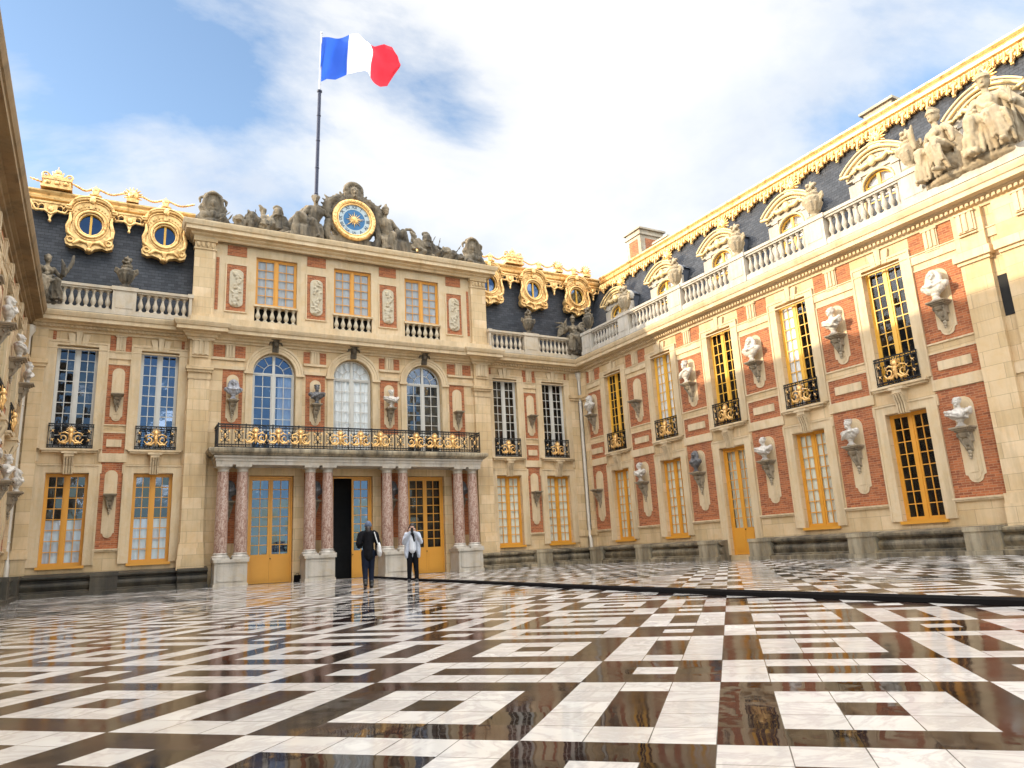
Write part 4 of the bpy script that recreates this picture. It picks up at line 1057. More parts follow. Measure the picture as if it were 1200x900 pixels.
# attic storey
ah = [(c-.85,c+.85,11.3,13.45) for c in AC] + [(c-.87,c+.87,10.56,11.24) for c in AC]
obj('attic_wall', wall_mesh('attic_wall', -6.52, 6.52, 10.2, 14.3, ah, .3, MT['stone2']), V)
m = MB()
for x in (-6.52, 6.52): m.add([(x,0,10.2),(x,1.9,10.2),(x,1.9,14.4),(x,0,14.4)], [(0,1,2,3)])
m.add([(-6.52,0,14.38),(6.52,0,14.38),(6.52,1.9,14.5),(-6.52,1.9,14.5)], [(0,1,2,3)]); m.add([(-6.52,1.9,10.2),(6.52,1.9,10.2),(6.52,1.9,14.5),(-6.52,1.9,14.5)], [(0,1,2,3)])
obj('attic_side', m.mesh('attic_side', MT['stone']), V)
m = MB(); AP = [(0,13.82),(.05,13.84),(.07,13.92),(.18,13.97),(.2,14.04),(.40,14.06),(.40,14.2),(.46,14.24),(.5,14.34),(.52,14.4),(.52,14.44),(0,14.47)]
m.path([(-6.55,1.8),(-6.55,-.2),(6.55,-.2),(6.55,1.8)], AP); m.wb(-6.55, 6.55, -.01, .2, 14.40, 14.465)
obj('attic_cornice', m.mesh('attic_cornice', MT['stone2']), V)
for c in AC:
    add_window(V, c, 11.31, 1.7, 2.13, 5, 'ochre', d=-.16, curtain='curtain_grey', glass='glass')
    m = MB(); m.wb(-1.0, -.85, 0, .06, 0, 2.3); m.wb(.85, 1.0, 0, .06, 0, 2.3); m.wb(-1.0, 1.0, 0, .06, 2.3, 2.44); m.wb(-1.02, 1.02, -.1, .1, -.06, .0)
    obj('window_surround', shared('asur', lambda: m.mesh('window_surround', MT['stone2'])), V, (c,0,11.3)) if False else None
    m4 = MB(); m4.wb(-.9, .9, -.2, .10, 0, .075); m4.wb(-.9, .9, -.2, .06, -.7, -.64)
    o = obj('attic_balustrade', shared('abal', lambda: m4.mesh('attic_balustrade', MT['stone2'])), V, (c,0,11.235))
    for k in range(6): obj('baluster', shared('abl', lambda: baluster_mesh(.62, 'relief')), o, (-.72+.288*k, .04, -.635), scale=(1.12,1.12,1))
    m5 = MB(); m5.wb(-.87, .87, -.28, -.26, -.7, .05); obj('dark_backing', shared('abk', lambda: m5.mesh('dark_backing', MT['dark'])), o)
# carved reliefs on the attic brick panels
def relief(seed):
    rr = random.Random(seed); mb = MB(); w, h = .27, 1.66
    mb.prism([(w*cos(pi+pi*q/8)*1.0, .2+.2*sin(pi+pi*q/8)) for q in range(9)]+[(w*cos(pi*q/8), h-.2+.2*sin(pi*q/8)) for q in range(9)], -.05, .02)
    for k in range(26):
        z = .12+1.42*k/26; x = rr.uniform(-.13,.13)
        if k % 3: mb.cap((x,-.07,z), (x+rr.uniform(-.14,.14),-.07,z+rr.uniform(-.1,.16)), .045, .025, 6)
        else: mb.ell((x,-.06,z), (rr.uniform(.06,.11),.06,rr.uniform(.06,.12)), 8, 6)
    return carve(mb, 'carved_relief', MT['relief'], .018, 1, .008, 14)
REL = [relief(3), relief(8)]
for k, c in enumerate((-4.915,-1.625,1.625,4.915)): obj('carved_relief', REL[k % 2], V, (c,-.02,11.1))
# ================================================================== PORTICO
Q = thing('portico', 'eight red marble columns on white pedestals carrying a stone balcony with gilded iron railing', 'portico', (0,-.15,FZ))
def ped_mesh():
    m = MB(); m.wb(-.60, .60, .12, 1.08, 0, .10); m.wb(-.57, .57, .12, 1.05, .10, .86); m.wb(-.44, .44, 1.05, 1.062, .2, .78); m.wb(-.62, .62, .12, 1.1, .86, .97)
    for z in (.2, .76): m.wb(-.46, .46, 1.05, 1.075, z-.02, z+.02)
    for x in (-.46, .46): m.wb(x-.02, x+.02, 1.05, 1.075, .22, .74)
    return m.mesh('pedestal', MT['white'])
def shaft():
    m = MB(); m.lathe([(.225,0),(.235,.06),(.23,1.0),(.222,1.8),(.207,2.6),(.194,2.96),(.206,3.0)], seg=26); return m.mesh('column', MT['rosy'])
def colbase():
    m = MB(); m.box(-.30, .30, -.30, .30, 0, .07); m.lathe([(.30,.07),(.31,.10),(.30,.13),(.25,.15),(.245,.18),(.265,.2),(.255,.22),(.23,.235)], seg=26); return m.mesh('column_base', MT['marble'])
def colcap():
    m = MB(); m.lathe([(.2,0),(.225,.02),(.2,.04),(.2,.12),(.22,.14),(.27,.19)], seg=26); m.box(-.285, .285, -.285, .285, .19, .27); return m.mesh('capital', MT['white'])
for c in (-4.87, -1.6, 1.6, 4.87): obj('pedestal', shared('ped', ped_mesh), Q, (c,0,0))
for x in (-5.22,-4.52,-1.95,-1.25,1.25,1.95,4.52,5.22):
    o = obj('column', shared('sh', shaft), Q, (x,-.70,1.20))
    obj('column_base', shared('cb', colbase), o, (0,0,-.23)); obj('capital', shared('cc', colcap), o, (0,0,3.0))
m = MB(); m.wb(-5.52, 5.52, .0, .98, 4.52-FZ, 4.66-FZ); m.wb(-5.55, 5.55, .0, 1.01, 4.66-FZ, 4.78-FZ); m.wb(-5.6, 5.6, 0, 1.06, 4.78-FZ, 4.86-FZ)
obj('entablature', m.mesh('entablature', MT['white']), Q)
m = MB(); m.path([(-5.6,0),(-5.6,-1.0),(5.6,-1.0),(5.6,0)], [(0,4.82),(.10,4.83),(.13,4.88),(.20,4.92),(.22,4.98),(.22,5.06),(.17,5.09),(0,5.1)]); m.wb(-5.6, 5.6, .02, 1.0, 4.84, 5.09)
obj('balcony_slab', m.mesh('balcony_slab', MT['plinthblock']), Q, (0,0,-.0))
def balcony_rail():
    m = MB(); h = .92; x1 = 5.5
    runs = [((-x1,-1.02),(x1,-1.02))]
    for z in (.03, h-.02, h-.12, .13):
        t = .016 if z < h-.05 else .024
        m.box(-x1, x1, -1.02-t, -1.02+t, z-t, z+t)
        for sg in (-1, 1): m.box(sg*x1-t, sg*x1+t, -1.02, -.02, z-t, z+t)
    for k in range(89):
        x = -x1+2*x1*k/88; big = k % 8 == 0
        t = .02 if big else .009; m.box(x-t, x+t, -1.02-t, -1.02+t, .03, h+(.03 if big else -.03))
    for sg in (-1, 1):
        for k in range(7): y = -1.02+1.0*k/7; m.box(sg*x1-.01, sg*x1+.01, y-.01, y+.01, .03, h-.03)
    for k in range(22):
        cx = -x1+2*x1*(k+.5)/22; scroll_iron(m, cx, .46, .66, .46, -1.02, .015)
    for k in range(110):
        x = -x1+.05+(2*x1-.1)*k/109
        for z in (h-.07, .08): m.tube([(x+.036*cos(a),-1.02,z+.032*sin(a)) for a in [q*pi/3 for q in range(6)]], .008, 4, closed=True)
    m.cur = 1
    for k in range(22):
        cx = -5.5+11*(k+.5)/22
        for z in (.28, .62):
            for dx in (-.14, .14): m.ell((cx+dx,-1.045,z), (.035,.02,.05), 6, 4)
        m.ell((cx,-1.05,.45), (.04,.025,.1), 7, 5)
    return m.mesh('balcony_railing', MT['iron'], MT['gold'])
RB = obj('balcony_railing', balcony_rail(), Q, (0,0,5.10))
for x in (-4.15,-3.3,-2.45,-.85,0,.85,2.45,3.3,4.15): obj('gilded_mask', shared('mask', lambda: gilt_mask(1.25)), RB, (x,-1.06,.44))
# doors behind the columns
add_door(V, -3.3, FZ, 1.7, 4.15, 1.02, None, d=-.22, glass='glass_mirror')
add_door(V, 3.3, FZ, 1.7, 4.15, 1.02, None, d=-.22)
od = add_door(V, 0, FZ, 1.7, 4.15, 1.02, None, d=-.22, glass='glass_mirror')
lv = [c for c in od.children if c.name.startswith('door_leaf')][0]
lv.rotation_euler = (0,0,radians(82)); lv['label'] = 'open door leaf'
for c in list(od.children):
    if c.name.startswith('pane'):
        m = MB(); m.add([(.02,.012,1.02),(.8,.012,1.02),(.8,.012,4.05),(.02,.012,4.05)], [(0,1,2,3)]); c.data = m.mesh('pane', MT['glass_mirror'])
    if c.name.startswith('door_handle'): c.location = (.0,0,0)
# ================================================================== SCULPTURE
def bust_prims(kind):
    m = MB()
    m.lathe([(.115,0),(.115,.03),(.085,.05),(.06,.09),(.065,.13),(.09,.17)], seg=12)
    m.ell((0,0,.34), (.235,.135,.17), 14, 10); m.ell((0,.01,.25), (.13,.10,.12), 12, 8)
    for sg in (-1, 1): m.ell((sg*.205,.01,.39), (.095,.10,.10), 10, 8)
    m.cap((0,.01,.42), (0,-.01,.58), .075, .062)
    m.ell((0,-.02,.675), (.083,.10,.118), 12, 10)
    m.cap((0,-.115,.70), (0,-.135,.655), .012, .02); m.ell((0,-.108,.608), (.032,.018,.012), 8, 5); m.ell((0,-.10,.575), (.035,.028,.026), 8, 6)
    for sg in (-1, 1):
        m.ell((sg*.035,-.098,.715), (.026,.02,.012), 7, 5); m.ell((sg*.085,0,.67), (.015,.025,.035), 7, 5); m.ell((sg*.045,-.085,.65), (.03,.028,.032), 8, 6)
    if kind == 0:      # short curled hair, draped cloak
        for a in range(14):
            t = a*.9; z = .70+.085*sin(t*.7); r = .085; m.ell((r*cos(t*1.7), .02+.09*sin(t*1.7)*.9 if sin(t*1.7) > -.3 else -.03, .75+.03*sin(t*3)), (.032,.034,.03), 7, 5)
        m.ell((0,.025,.725), (.09,.095,.09), 10, 8)
        m.chain([(-.27,-.03,.44),(-.12,-.14,.40),(.06,-.15,.31),(.2,-.08,.22)], [.05,.045,.045,.04]); m.chain([(-.25,-.06,.36),(-.08,-.15,.31),(.08,-.14,.24)], [.045,.04,.035]); m.chain([(.26,.0,.46),(.2,-.12,.36),(.12,-.13,.26)], [.05,.045,.04])
    elif kind == 1:    # long wig
        m.ell((0,.03,.73), (.105,.11,.10), 10, 8)
        for sg in (-1, 1): m.chain([(sg*.09,.01,.72),(sg*.12,.02,.62),(sg*.125,.0,.52),(sg*.12,-.06,.44)], [.05,.06,.065,.055])
        m.chain([(-.2,-.06,.44),(0,-.15,.36),(.2,-.06,.44)], [.04,.04,.04]); m.chain([(.0,-.13,.50),(0,-.16,.38)], [.035,.05])
    else:              # bearded, bare shoulders
        m.ell((0,.02,.735), (.092,.10,.085), 10, 8); m.ell((0,-.085,.565), (.055,.045,.055), 8, 6)
        for k in range(9): m.ell((.08*cos(k*.7),.01+.08*sin(k*.7),.79), (.03,.03,.026), 6, 5)
        m.chain([(.25,0,.45),(.1,-.12,.42),(-.1,-.13,.30),(-.2,-.08,.22)], [.055,.05,.05,.04])
    return m
BUST = {}
def bust_mesh(kind, mat):
    if (kind, mat) not in BUST:
        base = carve(bust_prims(kind), 'bust', MT[mat], .014, 1, .003, 22, fold=.004, ffreq=55, keep=lambda c: 0.0 if c.z > .5 or c.z < .18 else 1.0)
        BUST[(kind, mat)] = base
    return BUST[(kind, mat)]
def bust(P, s, z, kind, mat, label, d=.31, turn=0, k=1.0):
    p = P.matrix_world @ Vector((s,-d,z)) if False else None
    R = Matrix.Rotation(P.rotation_euler.z, 4, 'Z'); p = P.location + R @ Vector((s,-d,z))
    o = obj('marble_bust', bust_mesh(kind, mat), None, p, (0,0,P.rotation_euler.z+turn), (k*1.2,k*1.12,k))
    return tag(o, label, 'bust', 'marble busts on wall brackets')
ORD = ['first', 'second', 'third', 'fourth', 'fifth', 'sixth']
spec = {(1,0):None,(1,1):(0,'marble'),(1,2):(1,'bronze'),(1,3):(0,'marble'),(1,4):(2,'marble'),(1,5):(0,'marble'),
        (2,0):(1,'marble'),(2,1):None,(2,2):(2,'marble'),(2,3):(1,'marble'),(2,4):(0,'marble'),(2,5):(1,'marble')}
desc = {'marble':'white marble bust','bronze':'dark grey bust','marble_grey':'grey marble bust'}
place = ['by the corner downpipe of {w}', 'between first and second windows of {w}', 'left of the doorway bay of {w}', 'right of the doorway bay of {w}', 'between fourth and fifth windows of {w}', 'nearest the end pilaster of {w}']
for (row, k), sp in spec.items():
    if not sp: continue
    c = PC[k][0]; nm = 'ground floor' if row == 1 else 'upper floor'
    bust(R_, c, 3.52 if row == 1 else 7.2, sp[0], sp[1], '%s on a %s bracket %s' % (desc[sp[1]], nm, place[k].format(w='right wing')), turn=random.uniform(-.25,.25), k=1.04 if row == 1 else 1.17)
for row in (1, 2):
    for k in range(3):
        nm = 'ground floor' if row == 1 else 'upper floor'
        bust(L_, -PC[k][0], 3.52 if row == 1 else 7.2, (k+row) % 3, 'marble', 'pale marble bust on a %s bracket %s' % (nm, place[k].format(w='left wing')), turn=random.uniform(-.2,.2), k=.95, d=.27)
VV = V
for x, kd, mt, lb in ((-4.915,1,'marble_grey','grey marble bust left of the blue reflecting arched window, above the balcony'),(-1.625,2,'bronze','dark bust between left and middle arched windows, above the balcony'),(1.625,0,'marble','white bust between middle and right arched windows, above the balcony')):
    bust(VV, x, 7.18, kd, mt, lb, k=1.0)
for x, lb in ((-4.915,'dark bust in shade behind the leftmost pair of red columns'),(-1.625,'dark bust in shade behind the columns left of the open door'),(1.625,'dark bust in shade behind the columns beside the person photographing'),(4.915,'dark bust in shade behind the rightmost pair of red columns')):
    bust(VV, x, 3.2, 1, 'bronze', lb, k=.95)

# ---- roof vases on the piers
def vase_mesh(mat):
    m = MB(); m.box(-.2, .2, -.2, .2, 0, .10)
    m.lathe([(.13,.10),(.10,.18),(.13,.22),(.2,.36),(.27,.58),(.29,.72),(.25,.80),(.19,.86),(.22,.92),(.20,.96),(.12,1.0)], seg=16)
    for k in range(10):
        a = 2*pi*k/10; m.cap((.17*cos(a),.17*sin(a),.30), (.265*cos(a),.265*sin(a),.56), .03, .045, 6); m.ell((.25*cos(a),.25*sin(a),.74), (.06,.06,.05), 6, 5)
    for sg in (-1, 1): m.chain([(sg*.24,0,.80),(sg*.36,0,.86),(sg*.38,0,.72),(sg*.29,0,.62)], [.04,.05,.05,.04])
    for k in range(9): m.ell((.11*cos(k*2.4),.11*sin(k*2.4),1.02+.035*k), (.09,.09,.07), 7, 5)
    m.cap((0,0,1.2), (0,0,1.42), .07, .03)
    return carve(m, 'roof_vase', MT[mat], .024, 1, .008, 16)
VM = {k: vase_mesh(k) for k in ('sculpt', 'sculpt_light')}
def vase(P, s, z, mat, label, d=.32, k=1.0):
    R = Matrix.Rotation(P.rotation_euler.z, 4, 'Z')
    return tag(obj('roof_vase', VM[mat], None, P.location + R @ Vector((s,-d,z)), (0,0,P.rotation_euler.z), (k,k,k*.95)), label, 'vase', 'stone vases on the roof balustrades')
for k, c in enumerate((4.61,8.165,11.73,15.29,18.8)):
    vase(R_, c, 11.34, 'sculpt_light', ['pale stone vase on the right wing balustrade beside the corner dormer','pale stone vase between second and third dormers of the right wing','pale stone vase between third and fourth dormers of the right wing','pale stone vase between fourth and fifth dormers of the right wing','pale stone vase right beside the two large seated statues'][k], k=1.04)
vase(R_, 1.6, 11.34, 'sculpt', 'dark stone vase on the balustrade corner beside the winged statue')
vase(B, -8.93, 11.3, 'sculpt', 'dark stone vase before the slate roof between the two left gilded oval windows')
vase(B, 8.93, 11.3, 'sculpt', 'dark stone vase before the slate roof right of the clock pavilion')

# ---- seated figures
def seated(m, T, helmet=True, lean=0.0, arm=0, female=True, wing=False, drap=True):
    """add a seated draped figure to m; local front -y, base at z 0, about 2.4 tall"""
    m.M = T
    m.ell((0,.1,.38), (.55,.42,.40), 12, 9)                      # rock seat
    m.ell((0,0,.85), (.30,.26,.22), 12, 9)
    cz = 1.35; cx = lean
    m.chain([(0,.0,.90),(cx*.5,.03,1.15),(cx,.02,1.45)], [.26,.22,.25])
    for sg in (-1, 1): m.ell((cx+sg*.25,.02,1.55), (.13,.13,.12), 9, 7)
    if female:
        for sg in (-1, 1): m.ell((cx+sg*.11,-.19,1.40), (.10,.09,.10), 9, 7)
    m.cap((cx,0,1.6), (cx*1.1,-.02,1.80), .09, .08)
    hx, hz = cx*1.15, 1.95
    m.ell((hx,-.04,hz), (.125,.15,.17), 12, 9); m.cap((hx,-.19,hz+.03), (hx,-.21,hz-.03), .018, .025); m.ell((hx,-.15,hz-.115), (.05,.05,.04), 7, 5)
    for sg in (-1, 1): m.ell((hx+sg*.05,-.165,hz+.05), (.035,.025,.018), 6, 5)
    m.ell((hx,.02,hz+.05), (.145,.16,.16), 10, 8)
    if helmet:
        m.ell((hx,-.02,hz+.14), (.16,.19,.12), 12, 8); m.ell((hx,-.12,hz+.10), (.16,.13,.025), 12, 5)
        for k in range(7): m.ell((hx,-.14+.06*k,hz+.27+.03*sin(k*.6)), (.035,.05,.08), 7, 5)
    else:
        for k in range(8): m.ell((hx+.13*cos(k*.8),.02+.1*sin(k*.8),hz+.16), (.05,.05,.045), 6, 5)
        m.ell((hx,.0,hz+.2), (.10,.10,.08), 8, 6)
    # thighs, shins, feet
    for sg, fx, fy in ((-1,-.32,-.50),(1,.36,-.62)):
        kx = sg*.26; m.chain([(sg*.15,-.02,.88),(kx,-.52,.92),(fx,fy,.22)], [.19,.145,.085]); m.cap((fx,fy,.12), (fx,fy-.2,.08), .075, .06)
    if drap:
        rr = random.Random(int(lean*100)+7)
        m.ell((0,-.26,.88), (.36,.32,.14), 12, 8)
        for k in range(9):                                   # cloth hanging between and beside the shins
            u = k/8; x = -.40+.84*u; sag = .10*sin(u*pi)
            m.chain([(x*.8,-.50+sag,.82),(x*1.05,-.55+sag+.03*sin(k*2.1),.48),(x*1.2,-.52+sag+.05*sin(k*1.7),.10)], [.06,.055,.05])
        for k in range(16):                                  # folds swept across the lap
            a = rr.uniform(-.45,.1); z0 = rr.uniform(.86,1.12); x1 = rr.uniform(.05,.5)
            m.chain([(a,-.02+rr.uniform(-.1,.1),z0),((a+x1)/2,-.40+rr.uniform(-.08,.08),z0-.02+rr.uniform(-.03,.06)),(x1,-.62+rr.uniform(-.05,.08),rr.uniform(.6,.9)),(x1+.06,-.62,rr.uniform(.25,.5))], [.04,.05,.042,.03])
        for k in range(4): m.chain([(cx-.24+.03*k,-.08,1.52),(cx-.02+.05*k,-.23,1.26),(.22+.04*k,-.2,1.02),(.42,-.05,.82)], [.035,.04,.04,.05])
        for k in range(5): m.chain([(cx+.26,.08+.05*k,1.5),(cx+.34+.02*k,.12+.05*k,1.1),(.46+.03*k,.0+.06*k,.6),(.50+.03*k,-.05+.06*k,.08)], [.06,.07,.075,.07])
        for k in range(4): m.chain([(-.28,.05+.06*k,1.1),(-.46-.02*k,.0+.05*k,.7),(-.52-.02*k,-.12+.06*k,.12)], [.06,.075,.07])
    # arms
    if arm == 0:
        m.chain([(cx-.30,0,1.52),(cx-.42,-.18,1.2),(cx-.22,-.45,1.12)], [.095,.08,.06]); m.ell((cx-.18,-.5,1.12), (.06,.08,.05), 8, 6)
        m.chain([(cx+.30,0,1.52),(cx+.50,.0,1.25),(cx+.52,-.3,1.08)], [.095,.08,.06]); m.ell((cx+.52,-.38,1.07), (.06,.08,.05), 8, 6)
    else:
        m.chain([(cx-.30,0,1.52),(cx-.52,-.05,1.22),(cx-.5,-.32,1.45)], [.095,.08,.06]); m.chain([(cx-.5,-.32,1.3),(cx-.52,-.36,1.7),(cx-.42,-.38,1.95)], [.07,.09,.03])
        m.chain([(cx+.30,0,1.52),(cx+.52,-.1,1.3),(cx+.62,-.2,.98)], [.095,.08,.065]); m.ell((cx+.64,-.24,.9), (.06,.06,.08), 8, 6)
    if wing:
        for sg in (-1, 1):
            for k in range(6): m.chain([(sg*.2,.2,1.5),(sg*(.55+.06*k),.3,1.9-.16*k),(sg*(.95-.05*k),.32,1.95-.30*k)], [.08,.07,.03])
    m.M = None
def Tm(x, y, z, rz=0, k=1.0, rx=0, ry=0, mirror=False):
    return Matrix.Translation((x,y,z)) @ Matrix.Rotation(rz,4,'Z') @ Matrix.Rotation(rx,4,'X') @ Matrix.Rotation(ry,4,'Y') @ Matrix.Diagonal((-k if mirror else k,k,k,1))
def statue(P, s, z, d, mesh, label, turn=0, k=1.0, name='statue', cat='statue', group=None):
    R = Matrix.Rotation(P.rotation_euler.z, 4, 'Z')
    return tag(obj(name, mesh, None, P.location + R @ Vector((s,-d,z)), (0,0,P.rotation_euler.z+turn), (k,k,k)), label, cat, group)
m = MB(); seated(m, Tm(0,0,.12,0,1.0), helmet=True, lean=-.05, arm=1); m.ell((0,0,.1), (.75,.4,.18), 12, 7)
for k in range(14): m.ell((-.62+.10*cos(k*2.4)*1.6, -.18+.1*sin(k), .16+.11*sin(k*1.9)), (.075,.075,.07), 7, 5)
S1 = carve(m, 'statue', MT['sculpt_light'], .020, 1, .008, 11, fold=.006, ffreq=34, keep=lambda c: .1 if c.z > 1.72 else 1)
statue(R_, 19.72, 10.42, .30, S1, 'pale seated statue holding a horn, beside the vase at the end of the balustrade', turn=-.25, k=1.06)
m = MB(); seated(m, Tm(0,0,.12,0,1.08), helmet=True, lean=.06, arm=0, female=False); m.ell((0,0,.12), (.85,.42,.2), 12, 7)
m.chain([(.62,-.3,.2),(.62,-.32,1.7)], [.05,.035]); m.chain([(-.55,-.2,.2),(-.5,-.5,.35),(-.25,-.62,.25)], [.14,.12,.1])
m.chain([(.4,.1,1.9),(.75,.15,1.3),(.95,.1,.4)], [.10,.15,.15])
S2 = carve(m, 'statue', MT['sculpt_light'], .021, 1, .008, 11, fold=.006, ffreq=34, keep=lambda c: .1 if c.z > 1.85 else 1)
statue(R_, 21.05, 10.42, .28, S2, 'largest pale seated statue wearing a crested helmet, at the right edge of the roofline', turn=.2, k=1.08)
m = MB(); seated(m, Tm(0,0,.1,0,.95), helmet=True, lean=.0, arm=1, wing=True); m.ell((0,0,.1), (.6,.4,.16), 12, 7)
S3 = carve(m, 'statue', MT['sculpt'], .028, 1, .012, 9, fold=.010, ffreq=24, keep=lambda c: .15 if c.z > 1.7 else 1)
statue(B, 11.62, 10.42, .3, S3, 'dark winged statue seated where the two balustrades meet', turn=-.35, k=.98)
m = MB(); seated(m, Tm(0,0,.1,0,.95,mirror=True), helmet=False, lean=.05, arm=1); m.ell((0,0,.1), (.6,.4,.16), 12, 7); m.chain([(.5,-.3,1.3),(.75,-.3,1.9),(.8,-.25,2.25)], [.06,.08,.05])
S4 = carve(m, 'statue', MT['sculpt'], .028, 1, .012, 9, fold=.010, ffreq=24, keep=lambda c: .15 if c.z > 1.7 else 1)
statue(B, -11.45, 10.35, .3, S4, 'dark statue with raised arm at the left end of the roof balustrade', turn=.3, k=.9)

# ---- pediment group over the clock pavilion
def reclining(mirror=False, helmet=False):
    m = MB(); T = Tm(0,0,0,0,1.0,mirror=mirror); m.M = T
    # figure leans on the clock at +x, legs stretched toward -x
    m.chain([(.15,0,.62),(.28,0,.95),(.42,-.02,1.32)], [.30,.27,.30]); m.ell((.42,-.2,1.25), (.22,.12,.2), 10, 7)
    m.ell((.18,-.05,1.45), (.16,.15,.13), 9, 7); m.ell((.66,-.02,1.40), (.15,.15,.13), 9, 7)
    m.cap((.42,-.02,1.5), (.40,-.05,1.72), .11, .09); m.ell((.38,-.08,1.88), (.14,.16,.18), 11, 9); m.cap((.37,-.24,1.9), (.37,-.26,1.84), .02, .03); m.ell((.38,-.2,1.75), (.08,.07,.08), 8, 6)
    m.ell((.40,.02,1.95), (.16,.17,.14), 9, 7)
    if helmet:
        m.ell((.38,-.05,2.0), (.17,.2,.12), 10, 7)
        for k in range(6): m.ell((.38,-.16+.07*k,2.14+.03*sin(k*.6)), (.04,.05,.09), 7, 5)
    else:
        for k in range(7): m.ell((.40+.14*cos(k*.9),.02+.1*sin(k*.9),2.02), (.06,.06,.05), 6, 5)
    m.chain([(.12,-.05,1.45),(-.12,-.1,1.12),(.0,-.28,.85)], [.11,.10,.07]); m.chain([(.7,0,1.42),(.9,-.05,1.15),(.98,-.1,1.5)], [.11,.095,.07])
    m.chain([(.08,-.08,.62),(-.30,-.30,.95),(-.55,-.30,.28)], [.22,.17,.10]); m.cap((-.55,-.32,.14), (-.78,-.36,.10), .09, .07)
    m.chain([(.22,-.1,.5),(.2,-.42,.72),(.42,-.40,.12)], [.22,.16,.10]); m.cap((.42,-.42,.1), (.36,-.6,.08), .09, .07)
    m.ell((0,.1,.3), (.85,.38,.34), 12, 8)
    for k in range(8): m.chain([(-.35+.13*k,-.05,.75),(-.5+.15*k,-.36,.45),(-.55+.16*k,-.40,.05)], [.10,.09,.08])
    m.chain([(.1,.1,1.5),(-.3,.15,1.1),(-.65,.1,.6)], [.12,.13,.15])
    m.M = None
    return carve(m, 'statue', MT['sculpt'], .030, 1, .014, 8, fold=.008, ffreq=22, keep=lambda c: .15 if c.z > 1.62 else 1)
PED = 14.46
HL = reclining(False); HR = reclining(True, True)
def pst(x, mesh, label, y=-.2, k=1.0, turn=0, name='statue', cat='statue', group=None):
    return tag(obj(name, mesh, None, (x,y,PED), (0,0,turn), (k,k,k)), label, cat, group)
pst(-2.15, HL, 'dark stone figure with a bare chest leaning on the clock from the left', k=1.12)
pst(1.95, HR, 'dark stone helmeted figure leaning on the clock from the right', k=1.12)
def trophy(seed, w, h, helmet_at=None):
    rr = random.Random(seed); m = MB()
    m.ell((0,.05,.12), (w,.32,.2), 14, 7)
    n = int(26*w)
    for k in range(n):
        x = rr.uniform(-w,w); hh = h*(1-.55*abs(x)/w)*rr.uniform(.35,.95); y = rr.uniform(-.3,.1); t = rr.random()
        if t < .3: m.ell((x,y,hh*.75), (rr.uniform(.14,.28),.09,rr.uniform(.2,.34)), 10, 7, (rr.uniform(-.4,.4),rr.uniform(-.8,.8),0))
        elif t < .55: m.cap((x-.2,y,.1), (x+rr.uniform(-.5,.5),y,hh+.12), .045, .03, 7)
        elif t < .8: m.ell((x,y,hh*.6), (.17,.17,.2), 9, 7); m.ell((x,y-.12,hh*.5), (.15,.1,.06), 8, 5)
        else: m.chain([(x,y,.1),(x+.2,y-.1,hh*.6),(x-.1,y,hh)], [.12,.10,.05])
    if helmet_at is not None:
        x = helmet_at; m.ell((x,-.1,h*.72), (.23,.24,.28), 11, 8); m.ell((x,-.05,h*.3), (.42,.25,.36), 12, 8); m.ell((x,-.26,h*.62), (.2,.1,.05), 9, 5)
        for k in range(7): m.ell((x+(-.15+.05*k),.04,h*.72+.30+.07*sin(k*.52)), (.06,.10,.09), 7, 5)
        m.ell((x+.02,-.3,h*.74), (.10,.06,.14), 8, 6)
        m.cap((x-.5,.1,.1), (x-.75,.1,h*.95), .04, .03, 7); m.cap((x+.5,.1,.1), (x+.78,.1,h*.9), .04, .03, 7); m.chain([(x-.75,.1,h*.95),(x-.55,.06,h*.8),(x-.62,.05,h*.45)], [.06,.11,.06])
        m.chain([(x-.3,-.1,.1),(x-.34,-.2,h*.4),(x-.2,-.1,h*.6)], [.14,.14,.1]); m.chain([(x+.3,-.1,.1),(x+.34,-.2,h*.4),(x+.2,-.1,h*.6)], [.14,.14,.1])
    return carve(m, 'trophy', MT['sculpt'], .032, 1, .02, 7, fold=.006, ffreq=25)
pst(-4.45, trophy(5, 1.35, 1.15), 'low heap of dark carved arms near the left end of the pavilion cornice', y=-.25, name='carved_trophy', cat='carving', group='carved trophies over the pavilion')
pst(-3.35, trophy(12, .75, 1.45, 0), 'dark carved helmet trophy left of the bare chested figure', y=-.25, name='carved_trophy', cat='carving', group='carved trophies over the pavilion')
pst(3.45, trophy(21, .85, 1.45, .1), 'dark carved helmet trophy right of the figure beside the clock', y=-.25, name='carved_trophy', cat='carving', group='carved trophies over the pavilion')
pst(4.7, trophy(9, 1.05, 1.1), 'low heap of dark carved arms near the right end of the pavilion cornice', y=-.25, name='carved_trophy', cat='carving', group='carved trophies over the pavilion')
m = MB(); m.chain([(0,0,.0),(.08,0,.75),(.18,0,1.35)], [.09,.075,.06]); m.chain([(.18,0,1.35),(-.02,0,1.52),(-.25,0,1.48),(-.42,0,1.25)], [.06,.07,.07,.05]); m.ell((0,0,.1), (.3,.2,.14), 9, 6)
pst(2.85, carve(m, 'anchor', MT['sculpt'], .025, 1, .008, 12), 'dark curved carved horn standing free against the sky right of the clock', y=-.1, name='carved_horn', cat='carving')
